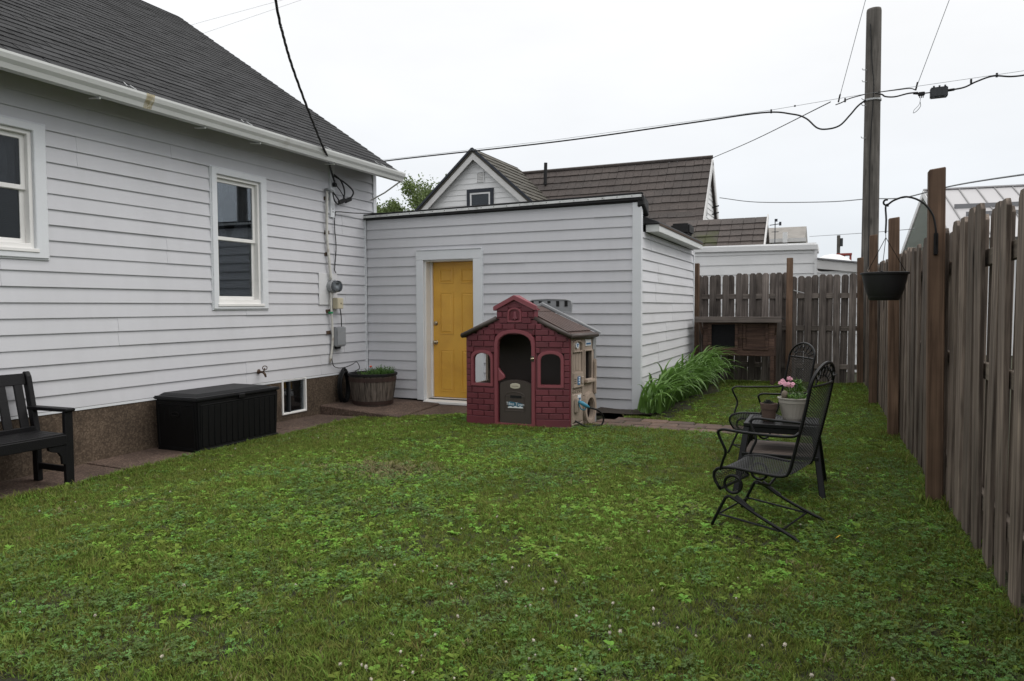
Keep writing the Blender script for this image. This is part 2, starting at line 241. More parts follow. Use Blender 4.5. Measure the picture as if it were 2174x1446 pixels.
# ------------------------------------------------------------ mesh helpers
WM = {}                                   # object -> its world matrix (nothing is evaluated while building)
class MB:
    def __init__(s): s.v = []; s.f = []
    def add(s, vs, fs):
        n = len(s.v); s.v += [tuple(p) for p in vs]; s.f += [tuple(i+n for i in f) for f in fs]; return s
    def box(s, x0, x1, y0, y1, z0, z1):
        return s.add([(x0,y0,z0),(x1,y0,z0),(x1,y1,z0),(x0,y1,z0),(x0,y0,z1),(x1,y0,z1),(x1,y1,z1),(x0,y1,z1)],
                     [(0,3,2,1),(4,5,6,7),(0,1,5,4),(1,2,6,5),(2,3,7,6),(3,0,4,7)])
    def hexa(s, p):                       # eight corners: bottom ring then top ring
        return s.add(p, [(0,3,2,1),(4,5,6,7),(0,1,5,4),(1,2,6,5),(2,3,7,6),(3,0,4,7)])
    def bar(s, a, b, w, h, upv=(0,0,1)):  # straight bar of rectangular section
        a, b = Vector(a), Vector(b); d = (b-a).normalized(); u = Vector(upv)
        sd = d.cross(u); sd = sd.normalized() if sd.length > 1e-5 else Vector((1,0,0)); u = sd.cross(d)
        q = [sd*(i*w/2)+u*(j*h/2) for i, j in ((-1,-1),(1,-1),(1,1),(-1,1))]
        return s.add([a+p for p in q]+[b+p for p in q], [(0,1,2,3),(7,6,5,4),(0,4,5,1),(1,5,6,2),(2,6,7,3),(3,7,4,0)])
    def prism(s, poly, fn, a, b):         # 2-D outline run from depth a to b through fn(u, v, depth)
        n = len(poly); vs = [fn(u, v, a) for u, v in poly]+[fn(u, v, b) for u, v in poly]
        return s.add(vs, [tuple(range(n))[::-1], tuple(range(n, 2*n))]+[(i, (i+1) % n, n+(i+1) % n, n+i) for i in range(n)])
    def ring(s, outer, inner, fn, a, b):  # frame: outer and inner outlines of equal count
        n = len(outer); vs = []
        for pl, d in ((outer, a), (inner, a), (outer, b), (inner, b)): vs += [fn(u, v, d) for u, v in pl]
        fs = []
        for i in range(n):
            j = (i+1) % n
            fs += [(i, j, n+j, n+i), (2*n+j, 2*n+i, 3*n+i, 3*n+j), (j, i, 2*n+i, 2*n+j), (n+i, n+j, 3*n+j, 3*n+i)]
        return s.add(vs, fs)
    def tube(s, pts, r, n=6, closed=False, caps=True):
        P = [Vector(p) for p in pts]; m = len(P); rs = r if isinstance(r, (list, tuple)) else [r]*m
        nrm = None; vs = []
        for i in range(m):
            a = P[i-1] if (i > 0 or closed) else P[i]; b = P[(i+1) % m] if (i < m-1 or closed) else P[i]
            t = (b-a).normalized() if (b-a).length > 1e-9 else Vector((0,0,1))
            if nrm is None: nrm = t.orthogonal().normalized()
            nrm = (nrm-t*nrm.dot(t)); nrm = nrm.normalized() if nrm.length > 1e-6 else t.orthogonal().normalized()
            bn = t.cross(nrm)
            vs += [P[i]+(nrm*math.cos(k*2*math.pi/n)+bn*math.sin(k*2*math.pi/n))*rs[i] for k in range(n)]
        fs = []
        for i in range(m if closed else m-1):
            j = (i+1) % m
            fs += [(i*n+k, i*n+(k+1) % n, j*n+(k+1) % n, j*n+k) for k in range(n)]
        if caps and not closed: fs += [tuple(range(n))[::-1], tuple(range((m-1)*n, m*n))]
        return s.add(vs, fs)
    def lathe(s, prof, n=24, c=(0,0,0), wob=None):
        vs = []
        for r, z in prof:
            for k in range(n):
                a = 2*math.pi*k/n; q = r*(wob(a, z) if wob else 1); vs.append((c[0]+q*math.cos(a), c[1]+q*math.sin(a), c[2]+z))
        fs = [(i*n+k, i*n+(k+1) % n, (i+1)*n+(k+1) % n, (i+1)*n+k) for i in range(len(prof)-1) for k in range(n)]
        if prof[0][0] > 1e-4: fs.append(tuple(range(n))[::-1])
        if prof[-1][0] > 1e-4: fs.append(tuple(range((len(prof)-1)*n, len(prof)*n)))
        return s.add(vs, fs)
    def ball(s, c, r, n=8, m=5, sq=(1,1,1)):
        prof = [(math.sin(math.pi*i/m), -math.cos(math.pi*i/m)) for i in range(m+1)]
        vs = [(c[0]+r*sq[0]*p*math.cos(2*math.pi*k/n), c[1]+r*sq[1]*p*math.sin(2*math.pi*k/n), c[2]+r*sq[2]*z) for p, z in prof for k in range(n)]
        return s.add(vs, [(i*n+k, i*n+(k+1) % n, (i+1)*n+(k+1) % n, (i+1)*n+k) for i in range(m) for k in range(n)])
    def mesh(s, name, bevel=0, seg=1, smooth=False, fix=True):
        me = bpy.data.meshes.new(name); me.from_pydata(s.v, [], s.f)
        if fix or bevel:
            bm = bmesh.new(); bm.from_mesh(me)
            if fix: bmesh.ops.remove_doubles(bm, verts=bm.verts, dist=1e-6); bmesh.ops.recalc_face_normals(bm, faces=bm.faces)
            if bevel:
                es = [ed for ed in bm.edges if len(ed.link_faces) == 2 and ed.calc_face_angle(0) > .5]
                bmesh.ops.bevel(bm, geom=es, offset=bevel, segments=seg, affect='EDGES', clamp_overlap=True)
            bm.to_mesh(me); bm.free()
        if smooth: me.shade_smooth()
        return me
    def build(s, name, m, parent=None, bevel=0, seg=1, smooth=False, world=False, fix=True, kind=None, autos=None):
        me = s.mesh(name, bevel, seg, smooth, fix)
        if world and parent: me.transform(WM[parent].inverted())
        me.materials.append(MATS[m] if isinstance(m, str) else m)
        o = bpy.data.objects.new(name, me); COL.objects.link(o)
        if parent: o.parent = parent; WM[o] = WM[parent]
        else: WM[o] = Matrix()
        if autos: me.shade_smooth(); o.modifiers.new('es', 'EDGE_SPLIT').split_angle = R(autos)
        if kind: o['kind'] = kind
        return o
def tag(o, label, cat, group=None):
    o['label'] = label; o['category'] = cat
    if group: o['group'] = group
    return o
def thing(name, label, cat, loc=(0,0,0), rz=0, group=None):
    o = bpy.data.objects.new(name, None); o.empty_display_size = .1; COL.objects.link(o)
    o.location = loc; o.rotation_euler = (0, 0, rz); WM[o] = Matrix.Translation(Vector(loc)) @ Matrix.Rotation(rz, 4, 'Z')
    return tag(o, label, cat, group)
def piece(name, me, parent, M):           # shares mesh data; M in the parent's own frame
    o = bpy.data.objects.new(name, me); COL.objects.link(o); o.parent = parent; o.matrix_local = M; return o
def basis(o, u, v, w):
    return Matrix(((u[0], v[0], w[0], o[0]), (u[1], v[1], w[1], o[1]), (u[2], v[2], w[2], o[2]), (0, 0, 0, 1)))
def smooth_path(pts, k=8):                # Catmull-Rom through the given points
    P = [Vector(p) for p in pts]; P = [P[0]*2-P[1]]+P+[P[-1]*2-P[-2]]; o = []
    for i in range(1, len(P)-2):
        for j in range(k):
            t = j/k; a, b, c, d = P[i-1:i+3]
            o.append(.5*((2*b)+(c-a)*t+(2*a-5*b+4*c-d)*t*t+(3*b-a-3*c+d)*t**3))
    return o+[P[-2]]
def arc(cx, cy, rx, ry, a0, a1, n): return [(cx+rx*math.cos(R(a0+(a1-a0)*i/n)), cy+ry*math.sin(R(a0+(a1-a0)*i/n))) for i in range(n+1)]
XZ = lambda y: (lambda u, v, d: (u, y+d, v))      # outline in X-Z, depth along Y
YZ = lambda x: (lambda u, v, d: (x+d, u, v))      # outline in Y-Z, depth along X
def copy_tree(src, loc, rz, label):
    r = src.copy(); COL.objects.link(r); r.location = loc; r.rotation_euler = (0, 0, rz); r['label'] = label
    for c in src.children:
        q = c.copy(); COL.objects.link(q); q.parent = r
        for g in c.children: w = g.copy(); COL.objects.link(w); w.parent = q
    return r

# ------------------------------------------------------------ ground
def sstep(t): t = np.clip(t, 0, 1); return t*t*(3-2*t)
_g = rng.random((64, 64))
def vnoise(x, y, s):
    x = np.asarray(x)*s+100; y = np.asarray(y)*s+100; xi = np.floor(x).astype(int); yi = np.floor(y).astype(int)
    fx = sstep(x-xi); fy = sstep(y-yi); g = lambda a, b: _g[a % 64, b % 64]
    return (g(xi, yi)*(1-fx)+g(xi+1, yi)*fx)*(1-fy)+(g(xi, yi+1)*(1-fx)+g(xi+1, yi+1)*fx)*fy
def gz(x, y):
    """lawn level: falls gently to the walk along the house"""
    x = np.asarray(x, float); y = np.asarray(y, float)
    z = -.135*sstep((-3.6-x)/2.1)+.03*(vnoise(x, y, .8)-.5)*(np.abs(x+2) < 12)*(y < 16)
    near = ((x < -2.3) & (y > 8.2)); z = np.where(near, np.minimum(z, -.12), z)
    return np.where(x < -5.83, -.2, z)
xs = sorted(set([-180, -90, -45, -25, -15, -10, -8, -7]+[round(-6.6+.12*i, 3) for i in range(80)]+[3.5, 4, 6, 10, 20, 45, 90, 180]))
ys = sorted(set([-60, -25, -10, -4, -1]+[round(-.5+.12*i, 3) for i in range(122)]+[14.5, 16, 20, 30, 60, 120, 300]))
g = MB(); XX, YY = np.meshgrid(xs, ys); ZZ = gz(XX, YY)
g.v = [(float(a), float(b), float(c)) for a, b, c in zip(XX.ravel(), YY.ravel(), ZZ.ravel())]; nx = len(xs)
g.f = [(j*nx+i, j*nx+i+1, (j+1)*nx+i+1, (j+1)*nx+i) for j in range(len(ys)-1) for i in range(nx-1)]
go = g.build('ground', 'lawn_soil', smooth=True, fix=False); go['kind'] = 'structure'

# concrete walk along the house: slabs a little out of level
walk = bpy.data.objects.new('walk', None); COL.objects.link(walk); walk['kind'] = 'structure'; walk.location = (-6.15, 5, -.2); WM[walk] = Matrix.Translation(walk.location)
ye = [1.2, 2.35, 3.42, 4.62, 5.75, 6.9, 8.06]
for i in range(len(ye)-1):
    a, b = ye[i]+.006, ye[i+1]-.006; t = [-.15+random.uniform(-.012, .012) for _ in range(4)]
    if i == 3: t = [-.15, -.155, -.128, -.14]
    if i == 2: t = [-.158, -.155, -.16, -.158]
    MB().hexa([(-6.54,a,-.3),(-5.80,a,-.3),(-5.80,b,-.3),(-6.54,b,-.3),(-6.54,a,t[0]+.01),(-5.80,a,t[1]),(-5.80,b,t[1+1]),(-6.54,b,t[3]+.01)]).build('slab', 'walk_concrete', walk, .006, world=True)
MB().hexa([(-6.54,8.07,-.3),(-5.22,8.07,-.3),(-5.22,9.22,-.3),(-6.54,9.22,-.3),(-6.54,8.07,-.02),(-5.22,8.07,-.105),(-5.22,9.22,-.055),(-6.54,9.22,-.02)]).build('slab', 'walk_concrete', walk, .01, world=True)
MB().hexa([(-5.21,8.22,-.3),(-3.6,8.22,-.3),(-3.6,9.22,-.3),(-5.21,9.22,-.3),(-5.21,8.22,-.11),(-3.6,8.22,-.12),(-3.6,9.22,-.085),(-5.21,9.22,-.075)]).build('slab', 'walk_concrete', walk, .01, world=True)

# brick-like pavers between playhouse and fence
path = bpy.data.objects.new('paver_path', None); COL.objects.link(path); path['kind'] = 'structure'; path.location = (-1.3, 8.1, 0); WM[path] = Matrix.Translation(path.location)
pm = MB().box(-.148, .148, -.098, .098, -.05, 0).mesh('paver', .012); pm.materials.append(MATS['paver_stone'])
for r_ in range(3):
    for c_ in range(10):
        px, py = -2.5+c_*.305+(.15 if r_ % 2 else 0), 7.86+r_*.203
        if px < -.35 and not (px < -2.3 and r_ == 2 and False):
            M = Matrix.Translation((px+1.3+random.uniform(-.004, .004), py-8.1, .012+float(gz(px, py))+random.uniform(-.008, .006))) @ Matrix.Rotation(random.uniform(-.03, .03), 4, 'Z') @ Matrix.Rotation(random.uniform(-.02, .02), 4, 'X')
            piece('paver', pm, path, M)
bed = MB(); bx = np.linspace(-2.75, -1.98, 13); by = np.linspace(8.5, 13.2, 40)
for yb in by:
    for xb in bx: bed.v.append((float(xb), float(yb), float(.02+.035*vnoise(xb, yb, 4)) if (xb > -2.25 or yb < 9.1) else -.12))
bed.f = [(j*13+i, j*13+i+1, (j+1)*13+i+1, (j+1)*13+i) for j in range(39) for i in range(12)]
b_ = bed.build('flower_bed_soil', 'soil', smooth=True, fix=False); b_['kind'] = 'structure'

# ------------------------------------------------------------ siding
def plank(fn, u0, u1, z, e, zlo, zhi, lift=0):
    """one lapped board between u0 and u1, its lip at z; clipped to zlo..zhi"""
    thick = lambda q: .004+.017*max(0, 1-(q-z)/e)+lift
    if zlo <= z+1e-4: prof = [(0, z+.004), (.006+lift, z+.003), (.021+lift, z), (.021+lift, z+.004)]
    else: prof = [(0, zlo), (thick(zlo), zlo)]
    prof += [(thick(zhi), zhi), (0, zhi)]
    m = MB(); n = len(prof)
    m.add([fn(u0, o, q) for o, q in prof]+[fn(u1, o, q) for o, q in prof], [tuple(range(n)), tuple(range(n, 2*n))[::-1]]+[(i, n+i, n+(i+1) % n, (i+1) % n) for i in range(n)])
    return m
def siding(parent, fn, u0, u1, z0, n, e, opens=(), seams=(), mt='siding', ztop=None):
    for i in range(n):
        z = z0+i*e; zt = z+e+.003
        if ztop: zt = min(zt, ztop)
        if zt <= z+.02: continue
        cuts = sorted(s for s, k in seams if k == i and u0 < s < u1)
        segs = [(a, b, j) for j, (a, b) in enumerate(zip([u0]+cuts, cuts+[u1]))]
        for a, b, j in segs:
            lift = .003 if j % 2 else 0; rem = [(a, b)]
            for (oa, ob, oz0, oz1) in opens:
                if oz1 <= z+.004 or oz0 >= zt: continue
                nw = []
                for (p, q) in rem:
                    if ob <= p or oa >= q: nw.append((p, q)); continue
                    if oa-p > .01: nw.append((p, oa))
                    if q-ob > .01: nw.append((ob, q))
                    c0, c1 = max(p, oa), min(q, ob)
                    if oz0 > z+.012: plank(fn, c0, c1, z, e, z, oz0, lift).build('siding_plank', mt, parent, world=True)
                    if oz1 < zt-.012: plank(fn, c0, c1, z, e, oz1, zt, lift).build('siding_plank', mt, parent, world=True)
                rem = nw
            for (p, q) in rem: plank(fn, p, q, z, e, z, zt, lift).build('siding_plank', mt, parent, world=True)
def wall_with_holes(m, fn, u0, u1, z0, z1, opens, t):
    us = sorted({u0, u1} | {o[0] for o in opens} | {o[1] for o in opens})
    for a, b in zip(us[:-1], us[1:]):
        hs = sorted((o[2], o[3]) for o in opens if o[0] < (a+b)/2 < o[1]); z = z0
        for h0, h1 in hs+[(z1, z1)]:
            if h0 > z: m.hexa([fn(a,0,z), fn(b,0,z), fn(b,-t,z), fn(a,-t,z), fn(a,0,h0), fn(b,0,h0), fn(b,-t,h0), fn(a,-t,h0)])
            z = h1
    return m
def rect(a, b, c, d): return [(a, c), (b, c), (b, d), (a, d)]

# ------------------------------------------------------------ the house on the left
WX, Y0, Y1 = -6.53, -1.0, 9.45
house = thing('house', 'white sided house with dark shingle roof and white gutter, filling the left side', 'house', (-9.5, 4.2, -.2))
LW = lambda u, o, z: (WX+o, u, z)
w1o, w2o = (3.42, 4.20, 1.86, 2.90), (6.28, 6.98, 1.38, 2.87)
bwo = (7.31, 7.78, -.06, .395)
hw = MB(); wall_with_holes(hw, LW, Y0, Y1, .39, 3.42, [w1o, w2o], .2)
hw.box(-12.9, -6.73, Y1-.2, Y1, .39, 3.42).box(-12.9, -6.73, Y0, Y0+.2, .39, 3.42).box(-13.1, -12.9, Y0, Y1, .39, 3.42)
for yy in (Y1-.2, Y0):
    hw.prism([(-6.55, 3.42), (-10.5, 6.2), (-12.0, 6.9), (-13.1, 3.42)], XZ(yy), 0, .2)
hw.build('wall', 'trim', house, world=True)
fo = MB(); wall_with_holes(fo, lambda u, o, z: (WX+.012+o, u, z), Y0, Y1, -.4, .398, [bwo], .25)
fo.box(-12.9, -6.8, Y1-.2, Y1-.01, -.4, .39)
fo.build('foundation', 'aggregate', house, world=True)
E_ = .1411
seamL = [(4.62, 16), (4.62, 17), (5.68, 18), (5.68, 17), (5.0, 5), (5.0, 4), (5.35, 3), (5.35, 2), (6.72, 6), (6.72, 5), (6.7, 1), (6.7, 0), (7.15, 1), (7.15, 0), (8.1, 1), (8.1, 0), (8.66, 5), (8.66, 4), (8.63, 2), (8.63, 3), (8.68, 7), (8.68, 6), (8.62, 14), (8.62, 15), (3.9, 8), (3.9, 9), (3.1, 12), (3.1, 13), (5.6, 10), (5.6, 11), (2.9, 2), (2.9, 3)]
siding(house, LW, Y0+.01, Y1-.06, .40, 22, E_, [(3.33, 4.32, 1.77, 2.98), (6.20, 7.085, 1.315, 2.952)], seamL, ztop=3.384)
MB().box(WX-.002, WX+.03, Y1-.06, Y1+.02, .385, 3.383).box(WX-.06, WX-.003, Y1-.001, Y1+.02, .385, 3.383).build('corner_trim', 'trim', house, world=True)
MB().box(WX+.002, WX+.022, 9.150, 9.178, .39, 2.70).box(WX+.0225, WX+.04, 9.1605, 9.179, .0, 2.70).build('corner_trim', 'trim', house, .004, world=True)
MB().box(WX-.2, WX+.02, Y0, Y1-.05, .372, .396).build('starter_strip', 'trim', house, world=True)

def window(parent, o, casing, blindtop):
    a, b, c, d = o; ca, cb, cc, cd = casing; fn = YZ(WX)
    wn_ = MB().ring(rect(ca, cb, cc, cd), rect(a, b, c, d), fn, -.02, .045).build('window', 'trim', parent, .006, world=True)
    MB().ring(rect(ca-.012, cb+.012, cc-.014, cd+.012), rect(ca+.006, cb-.006, cc+.006, cd-.006), fn, .0, .03).build('outer_trim', 'trim', wn_, .004, world=True)
    MB().ring(rect(a-.001, b+.001, c-.001, d+.001), rect(a+.035, b-.035, c+.05, d-.035), fn, -.09, .012).build('frame', 'white_vinyl', wn_, .005, world=True)
    MB().box(WX-.06, WX+.055, a-.02, b+.02, c-.03, c+.004).build('sill', 'white_vinyl', wn_, .005, world=True)
    mid = (c+d)/2+.02
    for z0, z1, dep in ((mid-.02, d-.034, -.03), (c+.05, mid+.02, -.055)):
        sh = MB().ring(rect(a+.034, b-.034, z0, z1), rect(a+.075, b-.075, z0+.042, z1-.042), fn, dep-.02, dep).build('sash', 'white_vinyl', wn_, .004, world=True)
        MB().box(WX+dep-.014, WX+dep-.010, a+.07, b-.07, z0+.038, z1-.038).build('pane', 'glass', wn_, world=True)
    bl = MB(); zz = c+.06
    while zz < (mid-.02):
        bl.hexa([(WX-.115, a+.05, zz), (WX-.095, a+.05, zz+.012), (WX-.095, b-.05, zz+.012), (WX-.115, b-.05, zz), (WX-.1155, a+.05, zz+.001), (WX-.0955, a+.05, zz+.013), (WX-.0955, b-.05, zz+.013), (WX-.1155, b-.05, zz+.001)]); zz += .016
    bl.build('blind', 'blind', wn_, world=True)
    cu = MB(); n = 26                     # gathered curtains in the upper half
    for sgn, base in ((1, a+.05), (-1, b-.05)):
        pv = []
        for i in range(n+1):
            t = i/n
            for zc in np.linspace(mid-.05, d-.03, 7):
                wv = (b-a)*.5*(1-.42*math.sin(math.pi*min(1, (zc-mid+.05)/(d-mid))))-.02
                pv.append((WX-.14+.012*math.sin(t*22), base+sgn*t*wv, float(zc)))
        cu.add(pv, [(i*7+j, i*7+j+1, (i+1)*7+j+1, (i+1)*7+j) for i in range(n) for j in range(6)])
    cu.build('curtain', 'curtain', wn_, smooth=True, world=True)
    rm = MB().box(WX-1.2, WX-.2, a-.5, b+.5, c-.5, d+.3); rm.f = [f for k, f in enumerate(rm.f) if k != 3]
    rm.build('room', 'room', wn_, world=True, fix=False)
    rev = MB().ring(rect(a-.002, b+.002, c-.002, d+.002), rect(a+.003, b-.003, c+.003, d-.003), fn, -.21, -.088); rev.build('reveal', 'room', wn_, world=True)
    return wn_
window(house, w1o, (3.34, 4.31, 1.78, 2.97), 0)
window(house, w2o, (6.205, 7.08, 1.32, 2.945), 0)
bw = MB().ring(rect(*bwo[:2], *bwo[2:]), rect(7.335, 7.757, -.035, .385), YZ(WX), -.05, .03).build('basement_window', 'white_vinyl', house, .005, world=True)
MB().box(WX-.03, WX+.018, 7.455, 7.478, -.034, .384).build('mullion', 'hub_grey', bw, .003, world=True)
MB().box(WX-.014, WX-.008, 7.33, 7.76, -.036, .386).build('pane', 'glass', bw, world=True)
MB().box(WX-.035, WX-.03, 7.485, 7.76, -.036, .386).build('insect_screen', 'screen', bw, world=True)
r_ = MB().box(WX-.7, WX-.04, 7.3, 7.8, -.1, .41); r_.f = [f for k, f in enumerate(r_.f) if k != 3]; r_.build('dark_interior', 'dark_void', bw, world=True, fix=False)  # unlit basement behind the pane: its darkness put into the box colour

# roof: deck, then shingles; eave at X -6.12, break of slope at X -10.54
EX, EZ, KX, KZ, TX, TZ = -6.10, 3.385, -10.54, 6.40, -12.1, 7.15
RY0, RY1 = -1.2, 9.50
roof = MB().prism([(EX-.05, EZ-.005), (KX, KZ-.03), (TX, TZ-.03), (-16.5, 3.4), (-16.4, 3.3), (TX, TZ-.2), (KX, KZ-.2), (EX-.05, EZ-.10)], XZ(0), RY0, RY1-.02).build('roof', 'roof_grime', house, world=True)
MB().box(-6.52, EX-.051, RY0, RY1-.03, 3.385, 3.395).build('soffit', 'soffit', house, world=True)
MB().box(EX-.05, EX-.02, RY0, RY1-.03, 3.25, 3.385).build('fascia', 'trim', house, world=True)
nrmv = lambda a, b: Vector((a[1]-b[1], 0, b[0]-a[0])).normalized()
def shingle_field(a, b, first):
    """courses from eave point a up to b in the X-Z plane; returns local frames of all tabs"""
    a = Vector((a[0], 0, a[1])); b = Vector((b[0], 0, b[1])); d = (b-a).normalized(); n = Vector((-d.z, 0, d.x)); n = n if n.z > 0 else -n
    L = (b-a).length; k = 0; fr = []
    while k*.14 < L-.02:
        y = RY0+(k % 2)*.165+random.uniform(0, .02)-.3
        while y < RY1-.02:
            w = min(.328, RY1-y)
            if w > .05 and y > 1.0:
                p = a+d*(k*.14+random.uniform(-.007, .007))+n*random.uniform(0, .004)
                fr.append((p.x, y, p.z, d, n, w-.004))
            y += .33
        k += 1
    return fr
fr = shingle_field((EX, EZ+.006), (KX, KZ), True)+shingle_field((KX, KZ), (TX, TZ), False)
cx = lambda f: (f[0]**2+f[1]**2+(f[2]-1.33)**2)
vis = [f for f in fr if f[1] > 3.0+.0*f[0] and f[1] > -f[0]*.42]
vis.sort(key=cx); top300 = vis[:300]; ids = {id(f) for f in top300}
sm = {}
def shingle_mesh(w):
    key = round(w, 2)
    if key not in sm:
        # local x = along eave, y = up slope, z = normal
        me = MB().hexa([(0,0,0), (key,0,0), (key,.15,-.004), (0,.15,-.004), (0,0,.009), (key,0,.009), (key,.15,.001), (0,.15,.001)]).mesh('shingle'); me.materials.append(MATS['shingle']); sm[key] = me
    return sm[key]
for f in top300:
    M = basis((f[0], f[1], f[2]), (0, 1, 0), f[3], f[4]); piece('shingle', shingle_mesh(f[5]), roof, WM[roof].inverted() @ M)
sf = MB()
for f in fr:
    if id(f) in ids: continue
    M = basis((f[0], f[1], f[2]), (0, 1, 0), f[3], f[4]); w = f[5]
    sf.add([M @ Vector(p) for p in [(0,0,0), (w,0,0), (w,.15,-.004), (0,.15,-.004), (0,0,.009), (w,0,.009), (w,.15,.001), (0,.15,.001)]], [(4,5,6,7), (0,1,5,4), (1,2,6,5), (2,3,7,6), (3,0,4,7)])
sf.build('shingle_field', 'shingle_field', roof, world=True, fix=False, kind='stuff')
MB().prism([(EX-.02, EZ-.03), (KX, KZ-.028), (TX, TZ-.028), (TX, TZ-.17), (KX, KZ-.19), (EX-.02, EZ-.13)], XZ(0), RY1-.022, RY1-.002).build('rake_board', 'roof_grime', house, world=True)

# K-style gutter, hung straps, end cap, stain at the joint
gp = [(EX-.02, 3.245), (EX+.045, 3.245), (EX+.06, 3.285), (EX+.085, 3.315), (EX+.098, 3.352), (EX+.098, 3.372), (EX+.086, 3.372), (EX+.086, 3.356), (EX+.072, 3.32), (EX+.05, 3.29), (EX+.036, 3.256), (EX-.012, 3.256), (EX-.012, 3.372), (EX-.02, 3.372)]
gut = MB().prism(gp, XZ(0), RY0, 9.52).build('gutter', 'gutter_metal', house, world=True)
MB().prism([(EX-.02, 3.245), (EX+.045, 3.245), (EX+.06, 3.285), (EX+.085, 3.315), (EX+.098, 3.352), (EX+.098, 3.374), (EX-.02, 3.374)], XZ(9.52), 0, .006).build('end_cap', 'gutter_metal', gut, world=True)
MB().prism([(EX+.045, 3.242), (EX+.0625, 3.284), (EX+.0875, 3.313), (EX+.1005, 3.352), (EX+.1005, 3.3745), (EX+.086, 3.3745), (EX+.06, 3.29), (EX+.04, 3.25)], XZ(5.02), -.045, .045).build('joint_collar', 'stain', gut, world=True)
for yy in (3.3, 4.87, 6.35, 7.75, 9.0):
    MB().tube([(EX-.13, yy+.04, EZ+.10), (EX-.04, yy+.01, EZ+.045), (EX+.01, yy, EZ+.04), (EX+.09, yy, 3.376)], .006, 4).build('strap', 'galvanized', gut, world=True)
for yy in (4.55, 5.75, 6.55, 7.9): MB().tube([(EX+.02, yy, 3.25), (EX+.02, yy, 3.225), (EX-.15, yy+.02, 3.25)], .009, 5).build('bracket', 'gutter_metal', gut, world=True)
MB().tube([(EX+.05, 9.47, 3.25), (-6.30, 9.40, 3.08), (-6.50, 9.33, 2.97)], .011, 6).build('brace', 'conduit_paint', gut, world=True)
# ------------------------------------------------------------ lean-to addition with the yellow door
AY, AX0, AX1, AYB = 9.2, -6.505, -2.30, 13.0
add_ = thing('house_addition', 'low flat-roofed white sided addition with the yellow door, in the middle of the yard', 'addition', (-4.4, 11, -.12))
AF = lambda u, o, z: (u, AY-o, z)
AS = lambda u, o, z: (AX1+o, u, z)
dop = (-5.494, -4.68, -.03, 2.015)
aw = MB(); wall_with_holes(aw, AF, -6.5, AX1-.002, -.01, 2.66, [dop], .17)
aw.box(AX1-.17, AX1, AY+.17, AYB, -.01, 2.30).box(-6.5, AX1-.17, AYB-.17, AYB, -.01, 2.3)
aw.build('wall', 'trim', add_, world=True)
MB().box(-6.4, AX1-.06, AY+.05, AYB-.1, -.5, -.012).build('foundation', 'dark_void', add_, world=True)  # near-black colour stands in for the shade in the gap below the siding
sF = [(-3.35, 16), (-3.35, 17), (-6.1, 15), (-6.1, 14), (-2.9, 18), (-2.9, 17), (-3.1, 9), (-3.1, 10), (-3.9, 13), (-3.9, 14)]
siding(add_, AF, -6.487, -2.392, -.015, 20, .1396, [(-5.613, -4.537, -.1, 2.155)], sF, ztop=2.655)
sS = [(9.75, 15), (9.75, 16), (10.2, 12), (10.2, 13), (10.05, 10), (10.05, 11), (11.2, 8), (11.2, 9), (10.75, 6), (10.75, 7), (10.25, 4), (10.25, 5), (12.3, 13), (12.3, 12), (12.0, 10), (11.7, 6), (12.2, 7), (11.9, 15)]
siding(add_, AS, AY+.03, AYB, -.01, 17, .1396, [], sS, 'siding_side', ztop=2.30)
MB().box(-2.39, AX1+.028, AY-.035, AY+.001, -.03, 2.66).box(AX1+.0005, AX1+.0282, AY+.0005, AY+.045, -.03, 2.66).build('corner_trim', 'trim', add_, .003, world=True)
MB().box(AX1, AX1+.03, AYB-.05, AYB+.02, -.01, 2.3).build('corner_trim', 'trim', add_, .003, world=True)
# door case, sill, door
for nm, bx_ in (('door_casing', (-5.612, -5.494, -.03, 2.0145)), ('door_casing', (-4.68, -4.538, -.03, 2.0145)), ('door_head', (-5.614, -4.536, 2.015, 2.153))):
    MB().box(bx_[0], bx_[1], AY-.045, AY+.001, bx_[2], bx_[3]).build(nm, 'trim', add_, .005, world=True)
MB().box(-5.60, -4.55, AY-.055, AY-.02, 2.154, 2.166).build('head_flashing', 'trim', add_, .002, world=True)
MB().box(-5.625, -5.613, AY-.03, AY, -.02, 2.15).box(-4.5365, -4.525, AY-.03, AY, -.02, 2.15).build('j_channel', 'trim', add_, world=True)
for a, b in ((-5.494, -5.470), (-4.70, -4.68)): MB().box(a, b, AY, AY+.24, -.03, 2.015).build('jamb', 'white_vinyl', add_, world=True)
MB().box(-5.47, -4.70, AY, AY+.24, 1.995, 2.0149).build('jamb', 'white_vinyl', add_, world=True)
MB().box(-5.47, -5.445, AY+.13, AY+.168, 0, 1.995).box(-4.725, -4.70, AY+.13, AY+.168, 0, 1.995).build('door_stop', 'white_vinyl', add_, .003, world=True)
MB().hexa([(-5.50, AY-.075, -.075), (-4.66, AY-.075, -.075), (-4.66, AY+.2, -.075), (-5.50, AY+.2, -.075), (-5.50, AY-.075, -.035), (-4.66, AY-.075, -.035), (-4.66, AY+.2, -.002), (-5.50, AY+.2, -.002)]).build('sill', 'white_vinyl', add_, .006, world=True)
DY = AY+.17
door = MB().box(-5.468, -4.702, DY, DY+.045, .002, 1.993).build('door', 'yellow_paint', add_, .003, world=True)
